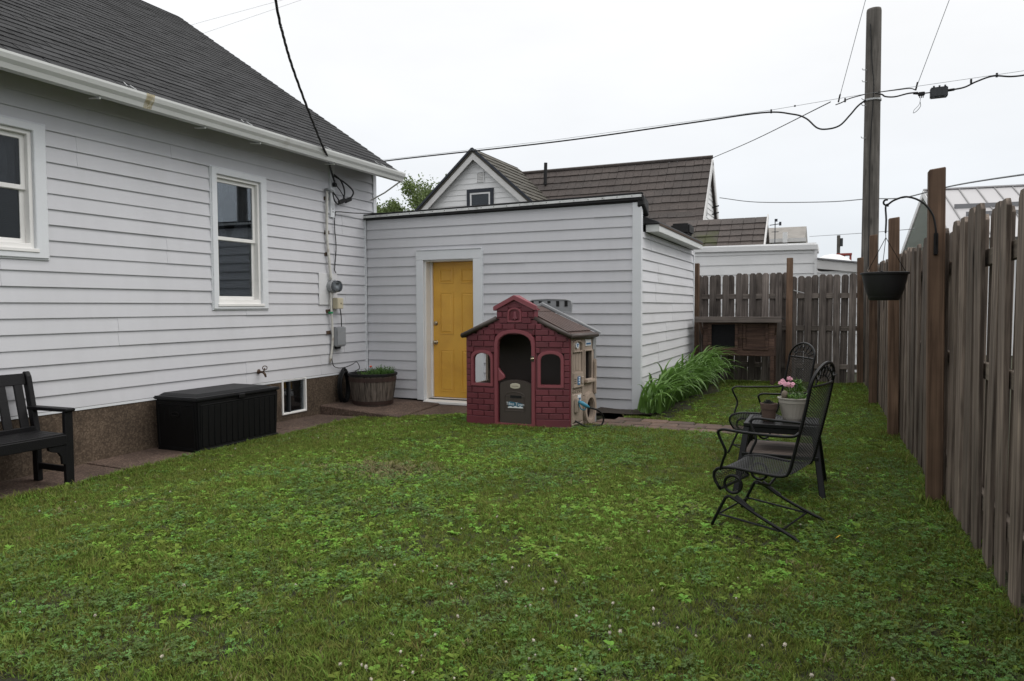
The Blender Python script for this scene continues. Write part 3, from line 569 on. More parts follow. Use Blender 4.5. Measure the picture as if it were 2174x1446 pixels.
for x0 in (-5.345, -4.99):
    for z0, z1 in ((1.68, 1.905), (.935, 1.555), (.085, .712)):
        x1 = x0+.235; o = rect(x0, x1, z0, z1); i = rect(x0+.022, x1-.022, z0+.022, z1-.022); i2 = rect(x0+.045, x1-.045, z0+.045, z1-.045)
        p = MB().ring(o, i, XZ(DY), -.008, .0)
        n0 = len(p.v); fn = XZ(DY)
        p.add([fn(u, v, -.001) for u, v in i]+[fn(u, v, -.009) for u, v in i2], [(4, 5, 6, 7)]+[(k, (k+1) % 4, 4+(k+1) % 4, 4+k) for k in range(4)])
        p.build('door_panel', 'yellow_paint', door, .002, world=True)
for z, nm in ((1.096, 'deadbolt'), (.813, 'door_knob')):
    prof = [(.032, 0), (.032, .006), (.012, .010), (.012, .026), (.027, .036), (.030, .05), (.022, .062), (0, .066)] if nm == 'door_knob' else [(.033, 0), (.033, .008), (.026, .022), (.012, .026), (0, .026)]
    k = MB().lathe(prof, 20); k.v = [(-5.405+x, DY-zz, z+y) for x, y, zz in k.v]; k.build(nm, 'brass', door, smooth=True, world=True)
# flat roof edge
MB().hexa([(-6.5, AY+.2, 2.29), (AX1-.01, AY+.2, 2.29), (AX1-.01, 13.1, 2.25), (-6.5, 13.1, 2.25), (-6.5, AY+.2, 2.52), (AX1-.01, AY+.2, 2.52), (AX1-.01, 13.1, 2.42), (-6.5, 13.1, 2.42)]).build('roof_deck', 'bitumen', add_, .01, world=True)
rf = MB().hexa([(-6.53, AY-.05, 2.655), (AX1+.03, AY-.05, 2.675), (AX1+.03, AY+.22, 2.60), (-6.53, AY+.22, 2.60), (-6.53, AY-.05, 2.72), (AX1+.03, AY-.05, 2.765), (AX1+.03, AY+.24, 2.74), (-6.53, AY+.24, 2.70)]).build('flat_roof', 'bitumen', add_, .01, world=True)
de = MB().bar((-6.57, AY-.068, 2.69), (AX1+.035, AY-.068, 2.737), .012, .034).build('drip_edge', 'drip_edge', rf, world=True)
MB().bar((-6.57, AY-.052, 2.661), (AX1+.05, AY-.052, 2.697), .03, .022).build('tar_strip', 'bitumen', rf, world=True)
MB().bar((-6.56, AY-.03, 2.722), (AX1+.045, AY-.03, 2.772), .06, .02).build('roof_felt_lip', 'bitumen', rf, .004, world=True)
for i in range(22):
    t = (i+.5)/22; MB().ball((-6.57+t*4.28, AY-.0745, 2.69+.047*t+random.uniform(-.003, .003)), .0065, 6, 4).build('nail', 'nail', rf, world=True)
MB().hexa([(AX1-.02, AY-.06, 2.60), (AX1+.07, AY-.04, 2.62), (AX1+.06, AY+.24, 2.5), (AX1-.02, AY+.24, 2.5), (AX1-.02, AY-.06, 2.76), (AX1+.055, AY-.05, 2.76), (AX1+.055, AY+.24, 2.70), (AX1-.02, AY+.24, 2.70)]).build('roof_corner_flap', 'bitumen', rf, .015, world=True)
# eave along its right side
MB().box(AX1+.0305, AX1+.19, 9.42, 12.75, 2.305, 2.318).build('soffit', 'soffit', add_, world=True)
MB().box(AX1+.191, AX1+.203, 9.41, 12.76, 2.30, 2.395).box(AX1+.028, AX1+.1905, 9.408, 9.419, 2.30, 2.395).build('fascia', 'gutter_metal', add_, .002, world=True)
MB().hexa([(AX1-.02, 9.36, 2.397), (AX1+.215, 9.38, 2.397), (AX1+.215, 12.8, 2.397), (AX1-.02, 12.8, 2.397), (AX1-.02, 9.36, 2.52), (AX1+.20, 9.40, 2.43), (AX1+.20, 12.8, 2.44), (AX1-.02, 12.8, 2.54)]).build('eave_roofing', 'bitumen', add_, .012, world=True)
MB().bar((AX1+.212, 9.39, 2.392), (AX1+.212, 12.78, 2.392), .008, .02).build('copper_edge', 'rust', add_, world=True)
MB().box(AX1-.25, AX1+.06, 12.3, 12.75, 2.54, 2.72).build('roof_upstand', 'bitumen', add_, .03, 2, world=True)

# ------------------------------------------------------------ things fixed to the house wall
W_ = WX+.022
em = thing('electric_meter', 'round glass electric meter on a white board with painted conduit above and below', 'electric meter', (WX, 8.3, 1.6))
MB().box(WX+.018, W_+.008, 8.07, 8.47, 1.372, 1.812).build('mounting_board', 'panel_paint', em, .003, world=True)
mm_ = MB().lathe([(.088, 0), (.088, .055), (.095, .058), (.095, .075), (.084, .078)], 28); mm_.v = [(W_+.008+z, 8.315+x, 1.63+y) for x, y, z in mm_.v]; mm_.build('meter_socket', 'meter_grey', em, autos=35, world=True)
mm_ = MB().lathe([(.070, 0), (.070, .03), (0, .031)], 24); mm_.v = [(W_+.088+z, 8.315+x, 1.63+y) for x, y, z in mm_.v]; face = mm_.build('meter_face', 'meter_grey', em, autos=35, world=True)
MB().box(W_+.1195, W_+.122, 8.29, 8.355, 1.655, 1.68).build('display', 'black_plastic', face, world=True)
MB().box(W_+.1195, W_+.121, 8.285, 8.35, 1.60, 1.635).build('name_plate', 'sticker_white', face, world=True)
mm_ = MB().lathe([(.083, 0), (.083, .06), (.075, .075), (0, .078)], 24); mm_.v = [(W_+.086+z, 8.315+x, 1.63+y) for x, y, z in mm_.v]; mm_.build('glass_cover', 'meter_glass', em, autos=40, world=True)
MB().tube(smooth_path([(W_+.03, 8.245, 2.96), (W_+.035, 8.225, 2.6), (W_+.03, 8.23, 2.3), (W_+.04, 8.26, 1.95), (W_+.045, 8.28, 1.72)], 4), .019, 8).build('conduit', 'conduit_paint', em, smooth=True, world=True)
MB().box(W_+.004, W_+.075, 8.21, 8.30, 2.955, 2.99).box(W_+.05, W_+.095, 8.24, 8.33, 2.93, 2.972).build('weatherhead', 'meter_grey', em, .012, 2, world=True)
MB().tube(smooth_path([(W_+.045, 8.285, 1.55), (W_+.045, 8.275, 1.35), (W_+.04, 8.305, 1.05), (W_+.03, 8.31, .8), (W_+.02, 8.265, .56)], 4), .016, 8).build('conduit', 'conduit_paint', em, smooth=True, world=True)
for z in (2.85, 2.38, 2.08, 1.28, .98): MB().bar((W_, 8.215, z), (W_, 8.31, z+.005), .05, .02, (1,0,0)).build('clamp', 'rust', em, .003, world=True)
MB().box(W_+.02, W_+.06, 8.24, 8.30, 1.245, 1.275).build('tag', 'green_tag', em, .004, world=True)
jb = thing('junction_box', 'small beige plastic box under the round meter', 'junction box', (WX, 8.43, 1.32))
MB().box(W_+.012, W_+.10, 8.35, 8.475, 1.315, 1.47).build('case', 'beige_plastic', jb, .006, world=True)
MB().box(W_+.10, W_+.108, 8.353, 8.472, 1.318, 1.466).build('lid', 'beige_plastic', jb, .004, world=True)
MB().box(W_+.106, W_+.112, 8.41, 8.425, 1.38, 1.40).build('hasp', 'rust', jb, world=True)
gb = thing('utility_box', 'grey plastic telephone box low on the wall beside the conduit', 'utility box', (WX, 8.45, .76))
MB().hexa([(W_, 8.335, .79), (W_+.09, 8.335, .775), (W_+.09, 8.545, .775), (W_, 8.545, .79), (W_, 8.335, 1.06), (W_+.085, 8.335, 1.06), (W_+.085, 8.545, 1.06), (W_, 8.545, 1.06)]).build('case', 'grey_plastic', gb, .012, 2, world=True)
MB().box(W_+.092, W_+.098, 8.345, 8.535, .80, 1.05).build('lid', 'grey_plastic', gb, .004, world=True)
MB().box(W_+.02, W_+.07, 8.36, 8.46, .745, .785).build('cable_entry', 'black_plastic', gb, .01, world=True)
sb_ = thing('service_board', 'tall white wooden strip under the eave holding the service cables', 'board', (WX, 8.39, 2.6))
MB().box(WX+.004, W_+.02, 8.335, 8.43, 2.60, 3.33).build('strip', 'trim', sb_, .004, world=True)
MB().box(W_+.02, W_+.07, 8.36, 8.43, 3.03, 3.09).build('insulator', 'black_plastic', sb_, .012, 2, world=True)
for z in (2.68, 2.72): MB().ball((W_+.022, 8.38, z), .008, 6, 4).build('screw', 'rust', sb_, world=True)
def cable(name, label, pts, r, m='cable_black', k=6, n=6, cat='cable', group=None):
    o = MB().tube(smooth_path(pts, k), r, n).build(name, m, smooth=True); return tag(o, label, cat, group)
sdp = thing('service_drop', 'thick twisted black service cable dropping from the sky to the wall by the eave', 'cable', (W_+.03, 8.36, 3.15))
path_ = smooth_path([(-3.85, 3.9, 5.25), (-4.888, 5.5, 4.245), (-5.16, 5.9, 4.116), (-5.432, 6.35, 3.958), (-5.727, 6.95, 3.685), (-5.96, 7.5, 3.391), (-6.05, 7.72, 3.292), (-6.3, 8.10, 3.22), (W_+.05, 8.39, 3.10)], 8)
for ph in (0, 2.1, 4.2):
    q = [p+Vector((.008*math.cos(i*1.1+ph), .008*math.sin(i*1.1+ph)*.5, .008*math.sin(i*1.1+ph))) for i, p in enumerate(path_)]
    MB().tube(q, .0085, 5).build('strand', 'cable_black', sdp, smooth=True, world=True)
for i, (pts, r) in enumerate([([(W_+.05, 8.38, 3.2), (W_+.08, 8.50, 3.12), (W_+.09, 8.56, 2.98), (W_+.08, 8.53, 2.85)], .011), ([(W_+.05, 8.38, 3.18), (W_+.09, 8.6, 3.1), (W_+.11, 8.74, 3.0), (W_+.09, 8.67, 2.88)], .011),
                              ([(W_+.08, 8.30, 2.95), (W_+.09, 8.33, 2.83), (W_+.08, 8.42, 2.79), (W_+.07, 8.5, 2.83)], .010), ([(W_+.08, 8.30, 2.95), (W_+.12, 8.36, 2.86), (W_+.11, 8.44, 2.80), (W_+.07, 8.5, 2.83)], .010), ([(W_+.06, 8.40, 3.06), (W_+.07, 8.5, 2.98), (W_+.07, 8.6, 2.88)], .007)]):
    MB().tube(smooth_path(pts, 6), r, 6).build('loop_wire', 'cable_black', sdp, smooth=True, world=True)
for y, z in ((8.515, 2.84), (8.65, 2.875)):
    MB().bar((W_+.07, y-.06, z-.025), (W_+.09, y+.06, z+.03), .05, .055).build('connector', 'black_plastic', sdp, .01, 2, world=True)
cable('antenna_cable', 'thin black cable crossing to the addition roof and running down to the meter board', [(-5.0, AY+.1, 2.74), (-5.9, AY-.02, 2.73), (-6.40, 8.9, 2.715), (W_+.05, 8.47, 2.69), (W_+.02, 8.43, 2.66), (W_+.015, 8.42, 2.45), (W_+.02, 8.44, 2.2), (W_+.012, 8.42, 1.95), (W_+.02, 8.40, 1.86), (W_+.03, 8.42, 1.82)], .007)
cable('box_cable', 'short black cable between the beige box and the grey box', [(W_+.05, 8.47, 1.32), (W_+.045, 8.50, 1.2), (W_+.04, 8.51, 1.06)], .007)
cable('loose_wire', 'thin black wire sagging along the wall bottom to the barrel planter', [(W_+.03, 8.30, .70), (W_+.03, 8.30, .58), (W_+.03, 8.36, .49), (W_+.03, 8.55, .465), (W_+.05, 8.74, .50), (W_+.06, 8.83, .53), (W_+.09, 8.86, .44), (-6.40, 8.72, .40)], .006)
sg = thing('spigot', 'brass outdoor tap low on the white wall above the black storage box', 'tap', (WX, 6.9, .53))
MB().tube([(WX, 6.90, .545), (W_+.07, 6.90, .54), (W_+.10, 6.90, .515), (W_+.11, 6.905, .48)], [.012, .014, .015, .012], 8).build('spout', 'rust', sg, smooth=True, world=True)
MB().tube([(W_+.075, 6.90, .54), (W_+.095, 6.905, .59)], .008, 6).build('stem', 'rust', sg, world=True)
MB().tube([(W_+.095+.008*math.cos(a)*1.5, 6.905+.026*math.cos(a), .592+.026*math.sin(a)) for a in np.linspace(0, 2*math.pi, 12, endpoint=False)], .006, 5, closed=True).build('handle', 'rust', sg, world=True)
m_ = MB().lathe([(.03, 0), (.03, .008), (.014, .012), (0, .012)], 12); m_.v = [(W_-.003+z, 6.90+x, .545+y) for x, y, z in m_.v]; m_.build('flange', 'rust', sg, world=True)

# ------------------------------------------------------------ black storage box
sx = thing('storage_box', 'black plastic garden storage box with a lid beside the basement window', 'storage box', (-6.07, 5.92, -.15))
bx0, bx1, by0, by1 = -.375, .215, -.58, .59
MB().hexa([(bx0, by0+.02, 0), (bx1-.01, by0+.02, 0), (bx1-.01, by1-.02, 0), (bx0, by1-.02, 0), (bx0, by0, .54), (bx1, by0, .54), (bx1, by1, .54), (bx0, by1, .54)]).build('body', 'box_black', sx, .012, 2)
MB().hexa([(bx0-.01, by0-.02, .541), (bx1+.02, by0-.02, .541), (bx1+.02, by1+.02, .541), (bx0-.01, by1+.02, .541), (bx0-.01, by0-.018, .575), (bx1+.018, by0-.018, .575), (bx1+.018, by1+.018, .575), (bx0-.01, by1+.018, .575)]).build('lid', 'box_lid', sx, .012, 2)
MB().hexa([(bx0, by0+.04, .575), (bx1-.05, by0+.04, .575), (bx1-.05, by1-.04, .575), (bx0, by1-.04, .575), (bx0+.01, by0+.10, .60), (bx1-.11, by0+.10, .60), (bx1-.11, by1-.10, .60), (bx0+.01, by1-.10, .60)]).build('lid_panel', 'box_lid', sx, .006)
MB().box(bx1-.004, bx1+.026, -.03, .06, .515, .56).build('latch', 'black_plastic', sx, .006)
MB().ring(rect(by0+.045, by1-.045, .045, .50), rect(by0+.06, by1-.06, .06, .485), lambda u, v, d: (bx1-.01+.01*v/.54+d, u, v), -.002, .008).build('front_border', 'box_black', sx, .003)
n = 13; w = (by1-by0-.13)/n
for i in range(n):
    a = by0+.065+i*w; MB().box(bx1-.012, bx1+.004, a+.005, a+w-.005, .065, .48).build('slat', 'box_black', sx, .004)
MB().ring([(u, v) for u, v in rect(bx0+.04, bx1-.045, .045, .50)], rect(bx0+.052, bx1-.057, .057, .488), lambda u, v, d: (u, by0+.02*(1-v/.54)-d, v), -.002, .007).build('side_border', 'box_black', sx, .003)
n = 6; w = (bx1-bx0-.12)/n
for i in range(n):
    a = bx0+.058+i*w; MB().hexa([(a+.004, by0+.019, .062), (a+w-.004, by0+.019, .062), (a+w-.004, by0+.04, .062), (a+.004, by0+.04, .062), (a+.004, by0-.001, .48), (a+w-.004, by0-.001, .48), (a+w-.004, by0+.02, .48), (a+.004, by0+.02, .48)]).build('slat', 'box_black', sx, .003)
MB().ring(arc(-.08, .40, .06, .024, 0, 360, 16)[:-1], arc(-.08, .40, .048, .014, 0, 360, 16)[:-1], lambda u, v, d: (u, by0+.004-d, v), -.002, .012).build('handle', 'black_plastic', sx)
MB().hexa([(bx0+.02, by0+.01, .003), (bx1+.004, by0+.01, .003), (bx1+.004, by1-.01, .003), (bx0+.02, by1-.01, .003), (bx0+.02, by0+.01, .045), (bx1+.004, by0+.01, .045), (bx1+.004, by1-.01, .045), (bx0+.02, by1-.01, .045)]).build('plinth', 'box_black', sx, .006)

# ------------------------------------------------------------ bench, its near end cut by the frame
bn = thing('garden_bench', 'black slatted garden bench against the foundation at the left edge', 'bench', (-6.08, 3.36, -.15))
BL = .68
for s in (-1, 1):
    y = s*(BL-.03)
    MB().bar((.205, y, 0), (.205, y, .62), .07, .045, (1,0,0)).build('front_leg', 'bench_black', bn, .006)
    MB().prism([(-.235, 0), (-.165, 0), (-.175, .42), (-.275, .90), (-.30, .94), (-.335, .94), (-.34, .90), (-.245, .42)], XZ(y-.022), 0, .045).build('back_leg', 'bench_black', bn, .006)
    MB().prism([(-.26, .615), (.245, .62), (.25, .635), (.245, .648), (-.265, .645)], XZ(y-.042), 0, .085).build('armrest', 'bench_black', bn, .005)
    MB().bar((-.19, y, .13), (.19, y, .13), .028, .05).build('stretcher', 'bench_black', bn, .004)
    MB().bar((-.2, y, .36), (.19, y, .36), .03, .06).build('side_rail', 'bench_black', bn, .004)
    MB().prism([(0, 0), (.16, 0), (.15, -.03), (.12, -.045), (.07, -.06), (.045, -.10), (.04, -.16), (0, -.17)], lambda u, v, d: (.192+d, y-s*(.022+u), .345+v), 0, .03).build('corner_bracket', 'bench_black', bn, .003)
for i, x in enumerate((.17, .075, -.02, -.115)):
    MB().box(x-.044, x+.044, -BL+.06, BL-.06, .418+.0*i, .442).build('seat_slat', 'bench_black', bn, .005)
MB().box(.205, .23, -BL+.055, BL-.055, .345, .43).build('apron', 'bench_black', bn, .005)
MB().hexa([(-.315, -BL+.05, .83), (-.285, -BL+.05, .83), (-.285, BL-.05, .83), (-.315, BL-.05, .83), (-.335, -BL+.05, .925), (-.305, -BL+.05, .925), (-.305, BL-.05, .925), (-.335, BL-.05, .925)]).build('top_rail', 'bench_black', bn, .005)
MB().box(-.215, -.185, -BL+.05, BL-.05, .40, .475).build('lower_rail', 'bench_black', bn, .005)
for i in range(9):
    y = -BL+.115+i*.141; MB().hexa([(-.222, y-.036, .45), (-.20, y-.036, .45), (-.20, y+.036, .45), (-.222, y+.036, .45), (-.312, y-.036, .84), (-.290, y-.036, .84), (-.290, y+.036, .84), (-.312, y+.036, .84)]).build('back_slat', 'bench_black', bn, .004)

# ------------------------------------------------------------ half-barrel planter
bp_ = thing('barrel_planter', 'half wine barrel planter with rusty hoops in the corner by the door', 'planter', (-6.02, 8.62, -.062))
Rr = lambda z: .272+.062*math.sin(min(1, z/.46)*1.45)
ns = 24
for i in range(ns):
    a0, a1 = 2*math.pi*i/ns+.012, 2*math.pi*(i+1)/ns-.012; m = MB(); zs = [.02, .12, .22, .32, .43]; vs = []
    for z in zs:
        for r, a in ((Rr(z), a0), (Rr(z)+.002, (a0+a1)/2), (Rr(z), a1), (Rr(z)-.025, a1), (Rr(z)-.025, a0)): vs.append((r*math.cos(a), r*math.sin(a), z))
    fs = [(k*5+j, k*5+(j+1) % 5, (k+1)*5+(j+1) % 5, (k+1)*5+j) for k in range(4) for j in range(5)]+[(0, 1, 2, 3, 4), (20, 21, 22, 23, 24)]
    m.add(vs, fs).build('stave', 'barrel_wood', bp_)
for z0, z1 in ((.03, .085), (.355, .41)):
    MB().lathe([(Rr(z0)-.004, z0), (Rr(z0)+.007, z0), (Rr(z1)+.007, z1), (Rr(z1)-.004, z1)], 40).build('hoop', 'hoop_iron', bp_, autos=40)
MB().lathe([(.29, .30), (.31, .43), (.34, .43), (.352, .437), (.352, .462), (.342, .468), (.315, .462), (.30, .42), (0, .41)], 40).build('liner_rim', 'black_plastic', bp_, autos=40)
MB().lathe([(.25, -.012), (.29, -.012), (.29, .018), (0, .018)], 32).build('saucer', 'hoop_iron', bp_, autos=40)
MB().lathe([(0, .425), (.2, .428), (.298, .422)], 24).build('potting_soil', 'soil', bp_)
def leafquad(m, base, d, L, w, droop=.3, fold=.0):
    b = Vector(base); d = Vector(d).normalized(); sd = d.cross(Vector((0, 0, 1))); sd = sd.normalized() if sd.length > 1e-4 else Vector((1, 0, 0))
    mid = b+d*L*.5; tip = b+d*L-Vector((0, 0, droop*L))
    m.add([b, mid-sd*w/2, tip, mid+sd*w/2], [(0, 1, 2, 3)])
her = MB()
for i in range(620):
    a = random.uniform(-1.6, 2.1); r = .27*math.sqrt(random.random()); x, y = r*math.cos(a)+.05, r*math.sin(a)
    b = Vector((x, y, .42)); h = random.uniform(.03, .12)
    for k in range(3): leafquad(her, b+Vector((0, 0, h*random.random())), (random.gauss(0, 1), random.gauss(0, 1), random.uniform(.3, 1.6)), random.uniform(.025, .06), .010, .1)
hb = thing('herb_plants', 'feathery green seedlings growing in the barrel planter', 'plant', (-6.02, 8.62, .36))
her.v = [(x, y, z-.422) for x, y, z in her.v]; her.build('leaves', 'herb_leaf', hb, fix=False)
mg = thing('marigold', 'orange marigold flower standing up in the barrel planter', 'flower', (-6.0, 8.55, .36))
MB().tube([(0, 0, 0), (.005, 0, .06), (0, 0, .125)], .004, 5).build('stem', 'herb_leaf', mg)
m_ = MB()
for i in range(36):
    a = random.uniform(0, 6.28); leafquad(m_, (0, 0, .122), (math.cos(a), math.sin(a), random.uniform(.1, 2.2)), random.uniform(.02, .036), .018, .0)
m_.build('petals', 'petal_orange', mg, fix=False)
m_ = MB()
for i in range(30): leafquad(m_, (random.gauss(-.08, .05), random.gauss(-.03, .03), random.uniform(0, .05)), (random.gauss(0, 1), random.gauss(0, 1), .7), .08, .016, .2)
m_.build('leaves', 'pot_leaf', mg, fix=False)
hc = thing('hose_coil', 'dark coil of hose hanging between the wall and the barrel planter', 'hose', (-6.44, 8.5, -.02))
for i in range(7):
    dx, dy = random.uniform(-.025, .035), random.uniform(-.03, .03)
    MB().tube([(dx+.012*i*.3, dy+.10*math.cos(a), .225+dy+.225*math.sin(a)) for a in np.linspace(0, 2*math.pi, 22, endpoint=False)], .013, 6, closed=True).build('loop', 'black_plastic', hc, smooth=True)
# ------------------------------------------------------------ playhouse
ph = thing('playhouse', 'maroon plastic toy playhouse with moulded bricks, brown roof and half door', 'playhouse', (-3.22, 7.32, 0))
BRK = [(-.615, .012), (-.25, 0.0), (.24, .0), (.60, .105)]        # front in plan
def FP(s, d=0):
    """front surface: s = signed distance across the front, d = outwards"""
    segs = [(-.615, -.25, BRK[0], BRK[1]), (-.25, .24, BRK[1], BRK[2]), (.24, .615, BRK[2], BRK[3])]
    for a, b, p, q in segs:
        if s <= b or b == .615:
            t = (s-a)/(b-a); x = p[0]+(q[0]-p[0])*t; y = p[1]+(q[1]-p[1])*t; nx_, ny_ = (q[1]-p[1]), -(q[0]-p[0]); l = math.hypot(nx_, ny_); return x+nx_/l*d, y+ny_/l*d
FN = lambda u, v, d: (*FP(u, d), v)
def arched(a, b, z0, z1, rise, n=10):
    c = (a+b)/2; h = (b-a)/2; r_ = [(a, z0), (b, z0)]
    for i in range(n+1):
        t = math.pi*i/n; r_.append((c+h*math.cos(t), z1-rise+rise*(math.sin(t)**.75)))
    return r_
def inset(poly, k):
    xs_ = [p[0] for p in poly]; zs_ = [p[1] for p in poly]; cx_, cz_ = (min(xs_)+max(xs_))/2, (min(zs_)+max(zs_))/2; w_, h_ = (max(xs_)-min(xs_))/2, (max(zs_)-min(zs_))/2
    return [(cx_+(x-cx_)*(w_-k)/w_, cz_+(z-cz_)*(h_-k)/h_) for x, z in poly]
wl, wr, dr = arched(-.55, -.265, .44, .85, .09), arched(.26, .55, .445, .853, .09), arched(-.25, .24, .0, 1.085, .16)
fl = MB()                                  # wall skin as columns between the openings, 3 cm thick
def colm(a, b, z0, z1, n=1):
    for i in range(n):
        p, q = a+(b-a)*i/n, a+(b-a)*(i+1)/n
        fl.hexa([FN(p, z0, -.03), FN(q, z0, -.03), FN(q, z0, 0), FN(p, z0, 0), FN(p, z1, -.03), FN(q, z1, -.03), FN(q, z1, 0), FN(p, z1, 0)])
ztop = lambda s: 1.0+(.615-abs(s))*.5 if abs(s) > .225 else 1.29
for a, b, holes in ((-.615, -.55, []), (-.55, -.265, [(.46, .82)]), (-.265, -.25, []), (.24, .26, []), (.26, .55, [(.465, .825)]), (.55, .615, [])):
    n_ = max(1, int((b-a)/.06))
    for i in range(n_):
        p, q = a+(b-a)*i/n_, a+(b-a)*(i+1)/n_; z = 0
        for h0, h1 in holes+[(min(ztop(p), ztop(q)), 9)]: colm(p, q, z, h0); z = h1
for i in range(8):
    p, q = -.25+.49*i/8, -.25+.49*(i+1)/8; colm(p, q, 1.03, min(ztop(p), ztop(q)))
front = fl.build('front_wall', 'maroon', ph)
def pane_frame(poly, k, out, nm, mt='maroon_light'): return MB().ring(poly, inset(poly, k), FN, -.032, out).build(nm, mt, ph, .006, 2)
pane_frame(wl, .036, .022, 'window_frame'); pane_frame(wr, .036, .022, 'window_frame'); pane_frame(dr, .042, .026, 'door_frame')
MB().prism([(-.205, .50), (-.205, .66), (-.185, .63), (-.13, .57), (-.125, .545), (-.14, .53)], FN, -.02, .02).build('door_latch_arm', 'maroon_light', ph, .006)
# moulded bricks
bm_cache = {}
def brick(a, b, z0, z1):
    if b-a < .016 or z1-z0 < .012: return
    wq, hq = round(b-a, 3), round(z1-z0, 3); key = (wq, hq)
    if key not in bm_cache:
        me = MB().hexa([(-wq/2, 0, -hq/2), (wq/2, 0, -hq/2), (wq/2, .018, -hq/2), (-wq/2, .018, -hq/2), (-wq/2, 0, hq/2), (wq/2, 0, hq/2), (wq/2, .018, hq/2), (-wq/2, .018, hq/2)]).mesh('brick', .0035); me.materials.append(MATS['maroon']); bm_cache[key] = me
    c = (a+b)/2; x, y = FP(c, .017); x2, y2 = FP(c+.004, .017); ang = math.atan2(y2-y, x2-x)
    piece('brick', bm_cache[key], front, Matrix.Translation((x, y, (z0+z1)/2)) @ Matrix.Rotation(ang, 4, 'Z'))
RH = .0655; G = .0085
def in_poly(poly, a, b, z0, z1):           # spans left free of an arched frame
    xs_ = [p[0] for p in poly]; zt = max(p[1] for p in poly); zb = min(p[1] for p in poly)
    if z1 <= zb or z0 >= zt: return None
    c = (min(xs_)+max(xs_))/2; h = (max(xs_)-min(xs_))/2; zr = zt-(.16 if h > .2 else .09)
    if z0 > zr: f = 1-((z0-zr)/(zt-zr))**(1/.75); h *= math.sqrt(max(0, 1-((z0-zr)/(zt-zr))**(2/.75)))
    return (c-h-.004, c+h+.004)
row = 0; z = .105
while z < 1.30:
    z1 = z+RH-G; x = -.615+(.0 if row % 2 else -.077); lim = .222 if z > 1.19 else min(.612, .612-(z1-1.0)/.5 if z1 > 1.0 else .612)
    while x < .615:
        spans = [(max(x, -lim)+G/2, min(x+.154, lim)-G/2)]
        for pl in (wl, wr, dr, [(-.088, 1.16), (.078, 1.16), (.078, 1.325), (-.088, 1.325)]):
            nw = []
            for p, q in spans:
                s_ = in_poly(pl, p, q, z, z1)
                if not s_ or s_[1] <= p or s_[0] >= q: nw.append((p, q)); continue
                if s_[0]-p > .016: nw.append((p, s_[0]))
                if q-s_[1] > .016: nw.append((s_[1], q))
            spans = nw
        for p, q in spans:
            for e0, e1 in ((-1, -.25), (-.25, .24), (.24, 1)):    # bricks end where the wall bends
                a, b = max(p, e0+(.003 if e0 > -1 else 0)), min(q, e1-(.003 if e1 < 1 else 0))
                if b > a: brick(a, b, z, z1)
        x += .154
    z += RH; row += 1
for a, b in ((-.612, -.256), (.246, .612)): MB().prism(rect(a, b, 0, .10), FN, 0, .018).build('plinth', 'maroon', ph, .004)
# bell tower: gable cap, triangle, niche with bell
MB().prism([(-.225, 1.20), (.222, 1.20), (.222, 1.305), (0, 1.42), (-.225, 1.305)], FN, -.12, -.001).build('tower', 'maroon', ph)
MB().prism([(-.10, 1.322), (.095, 1.322), (0, 1.375)], FN, 0, .011).build('gable_panel', 'maroon', ph, .003)
MB().prism([(-.255, 1.290), (-.255, 1.335), (-.005, 1.462), (.25, 1.342), (.25, 1.297), (.235, 1.297), (-.005, 1.410), (-.24, 1.290)], FN, -.13, .035).build('gable_cap', 'maroon_light', ph, .008, 2)
nc = arched(-.09, .08, 1.16, 1.325, .07); MB().ring(nc, inset(nc, .022), FN, -.002, .02).build('bell_niche', 'maroon_light', ph, .005, 2)
be = MB().lathe([(0, .095), (.014, .09), (.02, .07), (.024, .04), (.036, .018), (.038, .01), (0, .008)], 18); be.v = [(x-.004, -.006+y*.5, zz+1.187) for x, y, zz in be.v]; be.build('bell', 'maroon', ph, smooth=True)
MB().ball((-.0, -.02, 1.192), .011, 8, 5).build('clapper', 'maroon', ph, smooth=True)
# half door with plate, slot and printed badge
hd = [(-.19, .015), (.195, .015), (.195, .478), (.14, .507), (.07, .522), (0, .526), (-.07, .522), (-.14, .505), (-.19, .485)]
hdo = MB().prism(hd, FN, -.03, .008).build('half_door', 'ph_brown', ph, .008, 2)
o_ = arched(-.135, .12, .175, .395, .07); MB().ring(o_, inset(o_, .009), FN, .006, .012).build('panel_moulding', 'ph_brown', hdo, .003)
o_ = rect(-.125, .11, .18, .345); MB().ring(o_, inset(o_, .006), FN, .006, .011).build('inner_moulding', 'ph_brown', hdo, .002)
MB().box(-.06, .075, -.0125, -.006, .325, .352).build('letter_slot', 'dark_void', hdo)
pl_ = arc(.0, .458, .062, .031, 0, 360, 24)[:-1]; MB().prism([(max(-.06, min(.06, u*1.1)), v) for u, v in pl_], FN, .007, .013).build('name_plate', 'cream', hdo, .003)
def text(body, size, m, parent, M, name='lettering', ext=.0012):
    cu = bpy.data.curves.new(name, 'FONT'); cu.body = body; cu.size = size; cu.extrude = ext; cu.align_x = 'CENTER'; cu.align_y = 'CENTER'; cu.resolution_u = 2
    to = bpy.data.objects.new('tmp', cu); COL.objects.link(to); dg = bpy.context.evaluated_depsgraph_get(); me = bpy.data.meshes.new_from_object(to.evaluated_get(dg)); bpy.data.objects.remove(to)
    me.name = name; me.materials.clear(); me.materials.append(MATS[m]); return piece(name, me, parent, M)
FACE = lambda x, y, z: Matrix.Translation((x, y, z)) @ Matrix.Rotation(R(90), 4, 'X')
text('little tikes', .021, 'ph_tan', hdo, FACE(0, -.0138, .457))
MB().prism([(-.085, .235), (.075, .22), (.095, .24), (.09, .262), (.05, .272), (-.02, .278), (-.07, .285), (-.09, .265)], FN, .008, .0095).build('badge', 'badge_blue', hdo)
